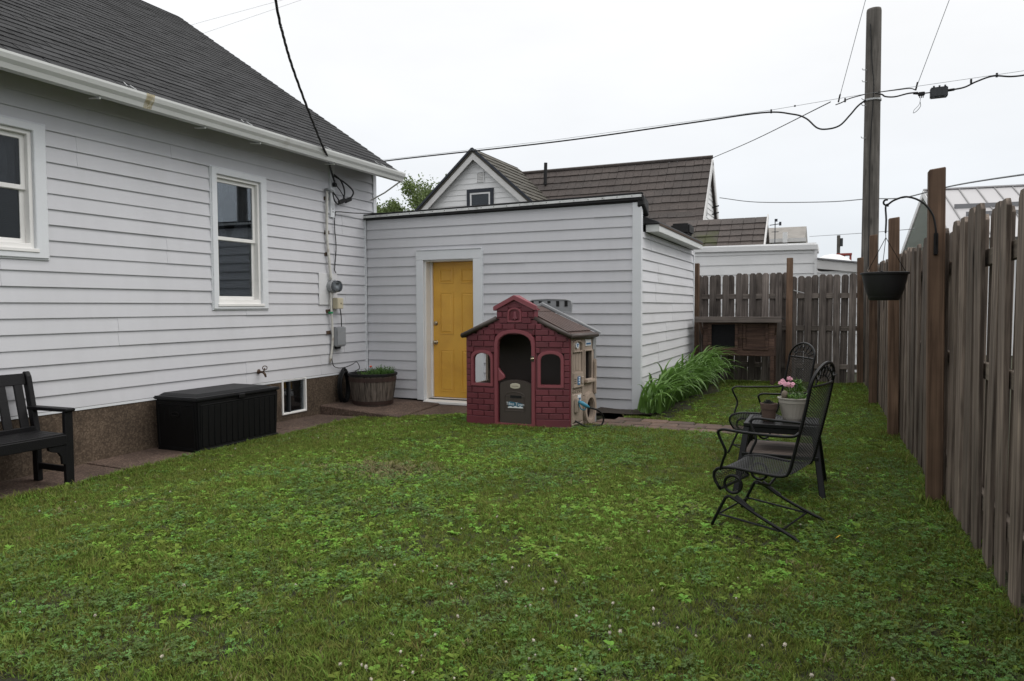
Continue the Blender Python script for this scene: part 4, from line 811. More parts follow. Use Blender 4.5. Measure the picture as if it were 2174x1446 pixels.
MB().prism([(-.09, .222), (-.06, .232), (-.03, .222), (0, .236), (.035, .224), (.06, .236), (.095, .222), (.095, .214), (-.09, .212)], FN, .008, .0099).build('badge_skyline', 'sticker_white', hdo)
text('Tikes Town', .046, 'sticker_white', hdo, FACE(0, -.0112, .256) @ Matrix.Rotation(R(-2), 4, 'Z'))
k = MB().lathe([(.018, 0), (.018, .006), (.009, .01), (.009, .02), (.014, .026), (.012, .034), (0, .036)], 14); k.v = [(.215+x, -.026-zz, .765+y) for x, y, zz in k.v]; k.build('door_knob', 'brass', ph, smooth=True)
MB().box(.197, .233, -.032, -.0265, .735, .795).build('knob_plate', 'ph_brown', ph, .004)

# side walls, back wall
A_, B_ = Vector((.60, .105, 0)), Vector((.70, .68, 0)); sdir = (B_-A_).normalized(); sn = Vector((sdir.y, -sdir.x, 0)); SL = (B_-A_).length
SN = lambda u, v, d: tuple(A_+sdir*u+sn*d+Vector((0, 0, v)))
win = (.34, .49, .52, .83); whl = (.425, .17, .135)
s_ = MB(); wall_with_holes(s_, lambda u, o, z: SN(u, z, o), 0.0, SL, 0, 1.0, [win, (.30, .55, .0, .34)], .03)
side = s_.build('side_wall', 'ph_tan', ph)
MB().prism([(-.01, 0), (.014, 0), (.014, 1.0), (-.01, 1.0)], SN, -.02, .006).build('corner_strip', 'maroon', ph, .004)
cs = [(.30+.0, .0), (.55, .0), (.55, .34), (.30, .34)]
ang = np.linspace(0, 2*math.pi, 28, endpoint=False)
MB().ring([(whl[0]+.145*math.cos(t), .185+.185*math.sin(t)) for t in ang], [(whl[0]+.085*math.cos(t), .175+.12*math.sin(t)) for t in ang], SN, -.03, .035).build('wheel', 'ph_tan', ph, .01, 2)
MB().prism([(.30, .0), (.32, .0), (.32, .33), (.30, .33)], SN, -.028, .0).prism([(.325, .0), (.545, .0), (.545, .045), (.325, .06)], SN, -.028, .02).build('wheel_surround', 'ph_tan', ph)
MB().ring(rect(.02, .275, .03, .985), rect(.035, .26, .05, .97), SN, 0, .014).build('pump_column', 'ph_tan', ph, .005)
o_ = arched(.04, .255, .83, .965, .06); MB().ring(o_, inset(o_, .018), SN, 0, .026).build('arched_header', 'ph_tan', ph, .005, 2)
def disc(u, v, r_, d0, d1, n_=20): return MB().prism([(u+r_*math.cos(t), v+r_*math.sin(t)) for t in np.linspace(0, 2*math.pi, n_, endpoint=False)], SN, d0, d1)
disc(.14, .905, .032, .0, .02).build('round_sticker', 'sticker_white', ph)
MB().prism([(.13, .885), (.15, .885), (.15, .905), (.16, .92), (.14, .93), (.12, .918), (.13, .905)], SN, .02, .0215).build('sticker_emblem', 'sticker_blue', ph)
for u in (.09, .15, .205): MB().prism(rect(u-.025, u+.025, .63, .81), SN, 0, .005).build('panel_board', 'ph_tan', ph, .002)
pu = MB().prism(rect(.03, .265, .44, .61), SN, 0, .03).build('pump_panel', 'ph_tan', ph, .008, 2)
MB().prism(rect(.115, .175, .475, .565), SN, .03, .034).build('keypad', 'sticker_blue', pu)
for i in range(3): MB().prism(rect(.135, .16, .49+.026*i, .506+.026*i), SN, .034, .036).build('key', 'sticker_white', pu)
for i in range(3): MB().prism(rect(.045, .09, .492+.022*i, .499+.022*i), SN, .03, .033).build('vent_slot', 'ph_brown', pu)
MB().prism(rect(.20, .235, .48, .56), SN, .03, .046).build('card_reader', 'ph_tan', pu, .006)
for i in range(4): MB().ring(arc(.07+.05*i, .405, .018, .016, 0, 360, 10)[:-1], arc(.07+.05*i, .405, .011, .009, 0, 360, 10)[:-1], SN, 0, .012).build('moulded_ring', 'ph_tan', ph)
MB().prism(rect(.04, .25, .06, .37), SN, 0, .016).build('lower_panel', 'ph_tan', ph, .006)
MB().prism(rect(.06, .13, .17, .33), SN, .016, .05).build('nozzle_holder', 'ph_tan', ph, .01, 2)
MB().prism(rect(.14, .215, .285, .36), SN, .016, .019).build('price_sticker', 'sticker_white', ph)
MB().prism(rect(.15, .205, .30, .325), SN, .019, .0205).build('price_print', 'sticker_blue', ph)
MB().prism(rect(.345, .47, .89, .965), SN, 0, .01).build('sign_sticker', 'sticker_white', ph, .003)
MB().prism(rect(.355, .46, .905, .925), SN, .01, .0115).build('sign_print', 'sticker_blue', ph)
MB().prism(rect(.52, .57, .84, .97), SN, 0, .012).build('sign_sticker', 'ph_grey', ph, .003)
MB().ring(rect(win[0]-.025, win[1]+.025, win[2]-.02, win[3]+.02), rect(*win), SN, -.03, .012).build('side_window_frame', 'ph_tan', ph, .005)
MB().prism(rect(.31, .52, .475, .515), SN, 0, .05).build('window_sill', 'ph_tan', ph, .008, 2)
MB().prism([(.535, .33), (.575, .33), (.58, .7), (.565, .74), (.545, .74), (.53, .7)], SN, 0, .03).build('side_rib', 'ph_tan', ph, .01, 2)
MB().prism([(.555, 0), (.60, 0), (.60, 1.03), (.555, 1.03)], SN, -.035, .012).build('back_post', 'ph_grey', ph, .006)
noz = MB().tube([SN(.10, .295, .05), SN(.115, .275, .09), SN(.15, .245, .12), SN(.19, .225, .135)], [.016, .024, .022, .012], 8).build('fuel_nozzle', 'nozzle_blue', ph, smooth=True)
MB().tube(smooth_path([SN(.10, .27, .055), SN(.11, .215, .075), SN(.15, .20, .10), SN(.165, .235, .115)], 4), .007, 6).build('trigger_guard', 'nozzle_blue', noz, smooth=True)
MB().tube(smooth_path([SN(.19, .225, .135), SN(.30, .18, .19), SN(.385, .10, .21), SN(.37, .02, .20), SN(.30, .012, .17), SN(.15, .02, .12), SN(.08, .08, .02)], 8), .010, 7).build('hose', 'black_plastic', ph, smooth=True)
l_ = MB(); wall_with_holes(l_, lambda u, o, z: (-.615-.02*u-o, .012+u, z), 0, .66, 0, 1.0, [(.12, .52, .45, .83)], .03); l_.build('side_wall', 'ph_tan', ph)
b_ = MB(); wall_with_holes(b_, lambda u, o, z: (u, .69+o, z), -.63, .70, 0, 1.0, [], .03); b_.prism([(-.66, 1.0), (.72, 1.0), (.05, 1.30)], XZ(.665), 0, .025); b_.build('back_wall', 'ph_brown', ph)  # darkness of the interior put into the back wall's brown
MB().box(-.58, .64, .03, .64, .005, .02).build('floor', 'ph_brown', ph)
# roof: two slopes of ribbed planks with a rolled edge
def slope(e0, e1, r0, r1, nm):
    e0, e1, r0, r1 = map(Vector, (e0, e1, r0, r1)); rk = e0*.355+Vector((0, 0, 1.325))*.645; nn = (e1-e0).cross(r0-e0).normalized(); nn = nn if nn.z > 0 else -nn
    rf_ = MB().hexa([e0-nn*.03, e1-nn*.03, r1-nn*.03, r0-nn*.03, e0, e1, r1, r0]).build(nm, 'ph_roof', ph, .008, 2)
    for i in range(8):
        t0, t1 = .035+.93*i/8+.010, .035+.93*(i+1)/8-.010; q = lambda t, s: (e0*(1-t)+e1*t)*(1-s)+(r0*(1-t)+r1*t)*s
        c = [q(t0, .10), q(t1, .10), q(t1, .80), q(t0, .80)]
        MB().hexa([p for p in c]+[p+nn*.014 for p in c]).build('roof_plank', 'ph_roof', rf_, .003)
    MB().tube([e0+nn*-.014, e1+nn*-.014], .03, 10).build('eave_roll', 'ph_brown', rf_, smooth=True)
    MB().tube([e0-nn*.014, rk-nn*.014], .026, 8).build('rake_roll', 'ph_brown', rf_, smooth=True)
    c = [e0*.18+r0*.82, e1*.18+r1*.82, r1, r0]; MB().hexa(c+[p+nn*.014 for p in c]).build('ridge_cap', 'ph_roof', rf_, .004)
slope((.63, .055, 1.025), (.74, .64, 1.025), (.0, .11, 1.325), (.05, .66, 1.325), 'roof')
slope((-.645, -.035, 1.025), (-.66, .64, 1.025), (-.0, .11, 1.325), (.05, .66, 1.325), 'roof')
MB().prism([(-.70, 1.035), (.05, 1.385), (.765, 1.045), (.765, 1.015), (.05, 1.345), (-.70, 1.0)], XZ(.665), 0, .04).build('back_frame', 'ph_grey', ph, .006)
# backboard behind the ridge
hb_o = [(-.16, 1.26), (.40, 1.26), (.405, 1.36), (.39, 1.405), (.33, 1.42), (.1, 1.43), (-.10, 1.42), (-.15, 1.395)]
bbd = MB().prism(hb_o, XZ(.735), 0, .02).build('backboard', 'ph_grey', ph, .006)
MB().ring(hb_o, inset(hb_o, .014), XZ(.73), -.006, .004).build('backboard_rim', 'ph_grey', bbd, .003)
for i, u in enumerate((-.10, .005, .115, .225, .33)): MB().box(u-.018, u+.018, .728, .7345, 1.335 if i != 2 else 1.375, 1.40).build('slot', 'dark_void', bbd)
# ------------------------------------------------------------ fences
FX = lambda y: .73-.0287*(y-3.61)                                  # line of the side fence
def picket_mesh(w, h, t, name, mt):
    m = MB().prism([(-w/2, 0), (w/2, 0), (w/2, h-.035), (w/2-.03, h), (-w/2+.03, h), (-w/2, h-.035)], lambda u, v, d: (d, u, v), -t/2, t/2).mesh(name, .002); m.materials.append(MATS[mt]); return m
sfn = thing('side_fence', 'tall weathered board fence with brown posts running along the right edge of the yard', 'fence', (FX(1.2), 1.2, 0))
pmw = [picket_mesh(.176, 1.83+.01*i, .021, 'picket', 'picket_wood') for i in range(4)]
inv = WM[sfn].inverted(); fa = math.atan(-.0287)
pmv = [picket_mesh(.148, 1.83+.01*i, .021, 'picket', 'picket_wood') for i in range(4)]
y = 1.35; i = 0
while y < 13.4:
    for side in (-1, 1):
        yy = y+(0 if side < 0 else .134)
        if yy > 13.42: continue
        M = Matrix.Translation((FX(yy)+.05+side*.037, yy+random.uniform(-.006, .006), float(gz(FX(yy), yy))+random.uniform(-.015, .02)+(.03 if yy > 8 else 0))) @ Matrix.Rotation(-fa+random.uniform(-.03, .03), 4, 'Z') @ Matrix.Rotation(random.gauss(0, .007), 4, 'X') @ Matrix.Rotation(random.gauss(0, .006), 4, 'Y')
        piece('picket', random.choice(pmv if side < 0 else pmw), sfn, inv @ M)
    y += .268; i += 1
for z in (.28, .98, 1.58):
    for a, b in ((1.2, 2.85), (2.87, 5.49), (5.51, 8.12), (8.14, 10.66), (10.68, 13.4)):
        MB().bar((FX(a)+.045, a, z+random.uniform(-.01, .01)), (FX(b)+.045, b, z+random.uniform(-.01, .01)), .038, .085).build('rail', 'rail_wood', sfn, .003, world=True)
for yp, h, lean in ((2.55, 2.2, 0), (5.52, 2.215, -.006), (8.15, 2.19, .012), (10.70, 2.25, .0), (13.40, 2.12, 0)):
    x = FX(yp)-.052; w = .048
    MB().hexa([(x-w, yp-w, -.1), (x+w, yp-w, -.1), (x+w, yp+w, -.1), (x-w, yp+w, -.1), (x-w-.03, yp-w, h), (x+w-.03, yp-w, h+.012), (x+w-.03, yp+w, h+.012), (x-w-.03, yp+w, h)]).build('post', 'post_wood', sfn, .006, world=True)
FY = 13.42
bf = thing('back_fence', 'weathered shadow-box board fence closing the far end of the yard', 'fence', (-1, FY, 0))
pmb = [picket_mesh(.112, 1.89, .02, 'picket', 'back_picket_wood') for i in range(1)]
RZ90 = Matrix.Rotation(R(90), 4, 'Z')
for x0, x1, dz in ((-2.26, -.78, .02), (-.66, .34, -.02)):
    x = x0; i = 0
    while x < x1:
        for side in (-1, 1):
            xx = x+(0 if side < 0 else .107)
            if xx > x1+.02: continue
            M = Matrix.Translation((xx+1, side*.03, -.03+dz+random.uniform(-.012, .012)+(x-x0)*.03)) @ RZ90 @ Matrix.Rotation(random.uniform(-.02, .02), 4, 'Z') @ Matrix.Rotation(random.gauss(0, .006), 4, 'X')
            piece('picket', pmb[0], bf, M)
        x += .2285; i += 1
    for z in (.30, .95, 1.50): MB().box(x0-.05, x1+.06, FY-.019, FY+.019, z-.042, z+.042).build('rail', 'back_rail_wood', bf, .003, world=True)
for xp, h in ((-2.29, 2.10), (-.72, 2.15)): MB().box(xp-.05, xp+.05, FY-.16, FY-.06, -.1, h).build('post', 'post_wood', bf, .006, world=True)
for x in (-.66,): MB().bar((x, FY-.07, 1.60), (x+.17, FY-.05, 1.55), .008, .012).build('gate_latch', 'galvanized', bf, world=True)

# ------------------------------------------------------------ hutch
hu = thing('rabbit_hutch', 'old brown wooden rabbit hutch on legs with a dark mesh window', 'hutch', (-1.47, 12.85, 0))
hx0, hx1, hy0, hy1, hz0, hz1 = -.59, .56, -.2, .25, .50, 1.10
for x0, x1, z0, z1, nm in ((hx0, hx1, hz0, hz0+.13, 'bottom_rail'), (hx0, hx1, hz1-.07, hz1, 'top_rail'), (hx0, hx0+.14, hz0+.131, hz1-.071, 'stile'), (hx1-.13, hx1, hz0+.131, hz1-.071, 'stile'), (-.06, .06, hz0+.131, hz1-.071, 'stile')):
    MB().box(x0, x1, hy0, hy0+.03, z0, z1).build(nm, 'hutch_wood', hu, .004)
MB().box(hx0, hx0+.02, hy0+.031, hy1, hz0, hz1).box(hx1-.02, hx1, hy0+.031, hy1, hz0, hz1).box(hx0+.021, hx1-.021, hy1-.02, hy1, hz0, hz1).box(hx0+.021, hx1-.021, hy0+.031, hy1-.021, hz0, hz0+.02).build('carcass', 'hutch_wood', hu)
MB().box(hx0+.13, -.05, hy0+.022, hy0+.026, hz0+.12, hz1-.06).build('mesh_window', 'screen', hu)
MB().ring(rect(hx0+.085, -.015, hz0+.085, hz1-.055), rect(hx0+.145, -.062, hz0+.135, hz1-.075), XZ(hy0), -.02, -.001).build('mesh_door', 'hutch_wood', hu, .004)
sdo = MB().ring(rect(.065, hx1-.09, hz0+.10, hz1-.06), rect(.115, hx1-.14, hz0+.15, hz1-.09), XZ(hy0), -.02, -.001).build('solid_door', 'hutch_wood', hu, .004)
MB().box(.10, hx1-.13, hy0+.002, hy0+.02, hz0+.131, hz1-.08).build('door_board', 'hutch_wood', sdo)
for x in (-.02, .09): MB().box(x-.03, x+.03, hy0-.032, hy0-.021, .79, .815).build('turn_button', 'rust', hu, .003)
MB().hexa([(-.71, -.36, 1.12), (.69, -.36, 1.12), (.69, .3, 1.105), (-.71, .3, 1.105), (-.71, -.36, 1.14), (.69, -.36, 1.14), (.69, .3, 1.125), (-.71, .3, 1.125)]).build('roof', 'bitumen', hu, .004)
MB().box(-.70, .68, -.375, -.361, 1.06, 1.155).build('roof_fascia', 'hutch_board', hu, .004)
for i in range(9):
    x = -.62+i*.155; MB().tube([(x, -.362, 1.146), (x, .3, 1.131)], .014, 6).build('corrugation', 'bitumen', hu)
for x in (-.56, .53):
    for yq in (-.17, .22): MB().box(x-.03, x+.03, yq-.03, yq+.03, -.05, .50).build('leg', 'hutch_wood', hu, .004)
for x in (-.62, .60): MB().bar((x, -.34, 1.08), (x*.96, -.20, .86), .03, .03).build('roof_brace', 'hutch_wood', hu)

# ------------------------------------------------------------ utility pole and overhead lines
up_ = thing('utility_pole', 'weathered grey wooden utility pole rising behind the fence corner', 'utility pole', (.53, 14.05, 0))
m_ = MB().lathe([(.145, -.2), (.138, 1.5), (.128, 4), (.118, 6.34), (.112, 6.38), (0, 6.385)], 14, wob=lambda a, z: 1+.02*math.sin(3*a+z*1.7)); m_.build('shaft', 'pole_wood', up_, smooth=True)
MB().tube(smooth_path([(-.06, -.122, 6.1), (-.02, -.122, 5.4), (.01, -.128, 5.0), (-.03, -.13, 3.9), (-.02, -.14, 2)], 6), .008, 5).build('ground_wire', 'cable_black', up_)
for z in (4.85, 4.75, 4.2, 5.35, 5.15): MB().tube([(-.10, -.08, z), (-.16, -.10, z+.005), (-.17, -.10, z+.03)], .007, 5).build('hook', 'galvanized', up_)
MB().lathe([(.14, 4.78), (.142, 4.78), (.142, 4.81), (.14, 4.81)], 14, (0, 0, .05)).build('strap_band', 'galvanized', up_)
py = 13.9
tc_ = thing('telephone_cable', 'black telephone cable slung across the yard, looping down at the pole with a splice case', 'cable', (.53, py, 4.8))
MB().tube(smooth_path([(-12.5, py, 4.50), (-9.4, py, 4.62), (-5.2, py, 4.66), (-2.6, py, 4.75), (-1.25, py, 4.80), (-.75, py, 4.72), (-.52, py, 4.62), (-.34, py, 4.44), (-.18, py, 4.40), (.02, py, 4.44), (.18, py, 4.60), (.30, py, 4.74), (.42, py-.03, 4.82)], 8), .014, 6).build('main_cable', 'cable_black', tc_, smooth=True, world=True)
MB().tube([(-12.5, py, 4.54), (-9.4, py, 4.65), (-5.2, py, 4.70), (-1.1, py, 4.83), (.5, py-.14, 4.90), (2.7, py, 5.02), (6, py, 5.15)], .0035, 5).build('messenger_wire', 'cable_grey', tc_, world=True)
MB().tube(smooth_path([(-.05, py, 4.80), (.05, py, 4.83), (.16, py, 4.88), (.4, py-.1, 4.90)], 5), .009, 5).build('lashing_wire', 'cable_black', tc_, smooth=True, world=True)
MB().tube(smooth_path([(.56, py-.16, 4.88), (.66, py-.05, 4.88), (.72, py, 4.85), (.86, py, 4.83), (1.05, py, 4.86), (1.2, py, 4.86)], 6), .013, 6).build('main_cable', 'cable_black', tc_, smooth=True, world=True)
MB().tube(smooth_path([(.60, py-.14, 4.90), (.9, py, 4.94), (1.08, py, 4.94), (1.17, py, 4.90)], 6), .009, 5).build('lashing_wire', 'cable_black', tc_, smooth=True, world=True)
MB().tube(smooth_path([(1.62, py, 4.84), (1.85, py, 4.86), (2.02, py, 4.93), (2.25, py, 4.99), (2.5, py, 4.95), (2.75, py, 4.96), (3.2, py, 5.05)], 8), .013, 6).build('main_cable', 'cable_black', tc_, smooth=True, world=True)
sp_ = MB().box(1.375, 1.625, py-.07, py+.07, 4.74, 4.90).build('splice_case', 'hub_grey', tc_, .012, 2, world=True)
for x in (1.42, 1.5, 1.58):
    for z in (4.735, 4.905): MB().tube([(x, py-.075, z-.012), (x, py-.075, z+.012)], .014, 6).build('bolt', 'hub_grey', sp_, world=True)
for x in (1.44, 1.5, 1.56): MB().box(x-.02, x+.02, py-.0735, py-.0695, 4.755, 4.885).build('rib', 'hub_grey', sp_, .001, world=True)
MB().tube([(1.625, py, 4.84), (1.72, py, 4.845)], .022, 8).build('cable_gland', 'black_plastic', tc_, world=True)
MB().box(1.20, 1.30, py-.03, py+.03, 4.80, 4.86).build('tap_block', 'black_plastic', tc_, .01, world=True)
for x in (1.225, 1.25, 1.275): MB().tube([(x, py, 4.80), (x, py, 4.765)], .008, 5).build('tap_port', 'black_plastic', tc_, world=True)
MB().tube([(1.13, py, 4.855), (1.20, py, 4.84)], .018, 6).tube([(1.30, py, 4.835), (1.38, py, 4.835)], .01, 5).build('cable_gland', 'black_plastic', tc_, world=True)
MB().tube(smooth_path([(1.24, py, 4.77), (1.22, py, 4.66), (1.15, py, 4.58), (1.14, py, 4.53), (1.19, py, 4.56), (1.24, py, 4.63), (1.235, py, 4.70)], 5), .005, 4).build('tail_wire', 'cable_grey', tc_, world=True)
for x, z in ((-1.1, 4.815), (.1, 4.87), (1.95, 4.955), (2.3, 5.005)): MB().box(x-.014, x+.014, py-.015, py+.015, z-.04, z+.025).build('lashing_clip', 'cable_black', tc_, world=True)
for z in (0,): MB().box(-.72, -.69, py-.01, py+.01, 4.845, 4.87).build('lashing_clip', 'cable_black', tc_, world=True)
cable('drop_wire', 'thin wire descending from the pole cable to the brown neighbour roof', [(-.13, py, 4.86), (-1.77, 17.9, 5.2), (-3.42, 21.9, 5.62)], .009)
for (x, z), (x2, z2), lab in (((0.0, 4.87), (.58, 7.3), 'thin wire rising steeply to the sky just left of the pole'), ((1.17, 4.93), (1.95, 7.3), 'thin wire rising steeply to the sky near the splice case')):
    o = thing('guy_wire', lab, 'wire', (x, py, z), group=None)
    MB().tube([(x, py, z), (x2, py, z2)], .0055, 5).build('strand', 'cable_grey', o, world=True)
    MB().tube([(x-.005, py, z-.03), (x+.022, py, z+.10)], .014, 5).build('turnbuckle', 'cable_black', o, world=True)
cable('slack_wire', 'wavy wire from the brown-roofed house gable across behind the pole to the right', [(-2.85, 20.0, 4.21), (-1.8, 19, 3.9), (-.2, 17.4, 3.6), (.56, 16, 3.43), (1.0, 14, 3.15), (1.38, 12.0, 3.0), (1.62, 10.5, 2.85), (1.95, 8.5, 2.62)], .010, 'cable_grey')
cable('far_wire', 'thin far wire from the beige house across behind the pole', [(-1.25, 40, 4.85), (.95, 30, 4.02), (2.0, 23, 3.45)], .010, 'cable_grey')
cable('high_wire', 'upper of two faint parallel wires above the house roof ridge', [(-18.5, 16, 9.55), (-17.3, 16, 9.64), (-13.97, 16, 9.77), (-9, 16, 9.98)], .003, 'cable_grey')
cable('high_wire', 'lower of two faint parallel wires above the house roof ridge', [(-18.5, 16, 9.2), (-16.86, 16, 9.33), (-13.3, 16, 9.66), (-9, 16, 10.05)], .003, 'cable_grey')

# ------------------------------------------------------------ hanging basket on its hook
bk = thing('plant_hook', 'curved black iron plant hook arching out from the tall fence post', 'hook', (.58, 5.5, 1.7))
MB().tube(smooth_path([(.592, 5.46, 1.68), (.59, 5.45, 1.80), (.568, 5.45, 1.92), (.505, 5.45, 2.005), (.42, 5.46, 2.045), (.35, 5.47, 2.03), (.312, 5.48, 2.005)], 6)+[Vector((.302+.018*math.cos(a), 5.48, 2.018+.018*math.sin(a))) for a in np.linspace(-.6, -5.2, 14)], .0065, 7).build('arm', 'iron_black', bk, smooth=True, world=True)
MB().box(.580, .604, 5.452, 5.471, 1.66, 1.80).build('mounting_plate', 'iron_black', bk, .002, world=True)
hk = thing('hanging_basket', 'empty black plastic hanging basket with wire hanger', 'hanging basket', (.3, 5.48, 1.365))
MB().lathe([(.088, 0), (.094, .006), (.118, .07), (.132, .13), (.139, .172), (.149, .174), (.150, .186), (.141, .188), (.135, .175), (.125, .12), (.10, .02), (0, .015)], 32).build('bowl', 'basket_black', hk, autos=40)
MB().lathe([(0, .02), (.085, .02), (.115, .09), (0, .10)], 20).build('potting_soil', 'soil', hk)
for a in (20, 140, 260):
    t = R(a); MB().tube([(.142*math.cos(t), .142*math.sin(t), .18), (.002, 0, .42), (.0, 0, .46)], .0022, 5).build('hanger_wire', 'iron_black', hk)
    MB().ball((.143*math.cos(t), .143*math.sin(t), .188), .008, 6, 4).build('clip', 'basket_black', hk)
MB().tube(smooth_path([(0, 0, .45), (.002, 0, .54), (-.003, 0, .62), (.006, 0, .64), (.012, 0, .625)], 4), .006, 6).build('hanger_hook', 'basket_black', hk)

# ------------------------------------------------------------ wrought-iron chairs
def make_chair(label, loc, rz):
    c = thing('garden_chair', label, 'chair', loc, rz, 'wrought iron chairs')
    def seat_pt(s):                        # s 0..1 from front drop over the seat, bend, up the back
        pts = smooth_path([(.225, .275), (.262, .33), (.245, .365), (.15, .372), (.0, .362), (-.12, .360), (-.165, .385), (-.20, .52), (-.245, .72), (-.275, .88)], 6)
        return pts
    prof = [(p.x, p.y) for p in smooth_path([(.235, .235, 0), (.275, .30, 0), (.258, .352, 0), (.16, .372, 0), (.0, .362, 0), (-.12, .360, 0), (-.165, .385, 0), (-.20, .52, 0), (-.245, .72, 0), (-.275, .88, 0)], 6)]
    L = [0]
    for a, b in zip(prof[:-1], prof[1:]): L.append(L[-1]+math.hypot(b[0]-a[0], b[1]-a[1]))
    def at(s, y):
        s = max(0, min(L[-1], s)); k = max(i for i in range(len(L)) if L[i] <= s+1e-9); k = min(k, len(L)-2); t = (s-L[k])/(L[k+1]-L[k])
        x = prof[k][0]+(prof[k+1][0]-prof[k][0])*t; z = prof[k][1]+(prof[k+1][1]-prof[k][1])*t
        return Vector((x-.018*(1-(y/.22)**2)*(1 if z > .5 else 0)*min(1, (z-.5)*4) if z > .5 else x, y, z-(.008*(1-(y/.22)**2) if .3 < z < .38 and x > -.15 else 0)))
    half = lambda s: .225-.012*min(1, s/L[-1])
    for nm, s0, s1 in (('seat_mesh', 0.0, .53), ('back_mesh', .53, L[-1])):
        m = MB(); st = .0155; k = -.46
        # expanded metal: strands crossing on both diagonals
        while k < (s1-s0)+.46:
            for sg in (1, -1):
                run = []; n_ = 30
                for i in range(n_+1):
                    yy = -.222+.444*i/n_; ss = s0+k+sg*.42*yy
                    if s0 <= ss <= s1 and abs(yy) <= half(ss): run.append(at(ss, yy))
                if len(run) > 1: m.tube(run, .0019, 3, caps=False)
            k += st
        m.build(nm, 'iron_black', c, fix=False)
    rim = [at(s, half(s)) for s in np.linspace(0, L[-1], 40)]
    archp = []
    for a in np.linspace(0, math.pi, 22):
        t = math.sin(a); archp.append(Vector((-.275-.03*t, .213*math.cos(a), .88+.125*t)))
    other = [Vector((p.x, -p.y, p.z)) for p in rim][::-1]
    MB().tube(rim+archp[1:-1]+other, .0095, 8).build('frame', 'iron_black', c, smooth=True)
    MB().tube([at(0, y_) for y_ in np.linspace(-half(0), half(0), 8)], .008, 6).build('front_rail', 'iron_black', c)
    MB().tube([at(L[-1], y_) for y_ in np.linspace(-half(9), half(9), 8)], .007, 6).build('crest_rail', 'iron_black', c)
    MB().tube([at(.53, y_) for y_ in np.linspace(-half(.5), half(.5), 8)], .007, 6).build('seat_rail', 'iron_black', c)
    sc = MB()                              # leaf scrolls in the arch
    for a0 in np.linspace(.35, math.pi-.35, 7):
        b0 = Vector((-.28, .11*math.cos(a0), .888+.03*math.sin(a0))); tp = Vector((-.305, .2*math.cos(a0), .885+.112*math.sin(a0)))
        sc.tube([b0, (b0+tp)/2+Vector((0, .012, .006)), tp], .004, 5)
        for sg in (-1, 1):
            md = b0*.45+tp*.55; sc.tube([md, md+Vector((0, sg*.018, .014)), md+Vector((0, sg*.026, .032))], [.004, .006, .002], 5)
    sc.tube([(-.277, .12*math.cos(a), .885+.045*math.sin(a)) for a in np.linspace(0, math.pi, 14)], .004, 5)
    sc.build('scrollwork', 'iron_black', c)
    for s in (-1, 1):
        MB().tube(smooth_path([(-.222, s*.212, .62), (-.19, s*.25, .60), (-.05, s*.275, .598), (.10, s*.275, .600), (.20, s*.265, .603), (.235, s*.26, .585), (.225, s*.255, .545), (.195, s*.245, .47), (.215, s*.235, .41), (.235, s*.228, .352)], 6), .0085, 7).build('armrest', 'iron_black', c, smooth=True)
        MB().tube(smooth_path([(.285, s*.235, .002), (.225, s*.233, .16), (.20, s*.232, .205), (.165, s*.231, .205), (.05, s*.23, .13), (-.09, s*.235, .045), (-.20, s*.245, .02), (-.24, s*.25, .0)], 6) if False else smooth_path([(.285, s*.235, .004), (.215, s*.233, .155), (.19, s*.232, .195), (.15, s*.231, .192), (.0, s*.232, .115), (-.165, s*.24, .045), (-.21, s*.245, .028), (-.245, s*.25, .004)], 6), .0095, 7).build('leg', 'iron_black', c, smooth=True)
        MB().tube([(.16+.052*math.cos(a), s*.215, .272+.052*math.sin(a)) for a in np.linspace(-2.3, 3.9, 30)], .009, 7).build('spring', 'iron_black', c, smooth=True)
        MB().tube([(.14, s*.222, .205), (.05, s*.226, .145), (.03, s*.228, .135)], .013, 6).build('spring_clamp', 'iron_black', c)
        MB().tube([(.24, s*.233, .085), (-.13, s*.236, .05)], .006, 6).build('side_stretcher', 'iron_black', c)
    MB().tube([(.24, -.233, .085), (.24, .233, .085)], .006, 6).build('front_stretcher', 'iron_black', c)
    MB().tube([(-.13, -.236, .05), (-.13, .236, .05)], .006, 6).build('rear_stretcher', 'iron_black', c)
    MB().tube([(.02, -.215, .30), (.02, 0, .245), (.02, .215, .30)], .008, 6).build('seat_bearer', 'iron_black', c)
    return c
ch = make_chair('black wrought iron mesh chair standing nearest, in front of the table', (-.33, 4.60, 0), R(165))
copy_tree(ch, (-.50, 6.65, 0), R(210.5), 'black wrought iron mesh chair standing behind the table and flower pots')

# ------------------------------------------------------------ side table and pots
tb = thing('side_table', 'small black metal side table with a wooden lower shelf between the two chairs', 'table', (-.34, 5.56, 0))
MB().ring(rect(-.245, .245, -.21, .23), rect(-.215, .215, -.18, .20), lambda u, v, d: (u, v, d), .475, .502).build('top_frame', 'iron_black', tb, .004)
MB().box(-.215, .215, -.18, .20, .484, .494).build('top_panel', 'black_plastic', tb)
for i in range(22): x = -.205+i*.0195; MB().box(x-.007, x+.007, -.18, .20, .4945, .498).build('top_slat', 'black_plastic', tb)
MB().ring(rect(-.235, .235, -.20, .22), rect(-.21, .21, -.175, .195), lambda u, v, d: (u, v, d), .435, .4745).build('apron', 'iron_black', tb, .003)
for sx_, sy_ in ((-1, -1), (1, -1), (1, 1), (-1, 1)):
    MB().bar((sx_*.222, .01+sy_*.195, .472), (sx_*.285, .01+sy_*.30, 0), .042, .042, (1, 0, 0)).build('leg', 'iron_black', tb, .004)
MB().box(-.235, .235, -.235, .255, .285, .302).build('lower_shelf', 'shelf_wood', tb, .004)
MB().box(-.25, .25, -.26, -.237, .275, .30).box(-.25, .25, .257, .28, .275, .30).build('shelf_rail', 'iron_black', tb, .003)
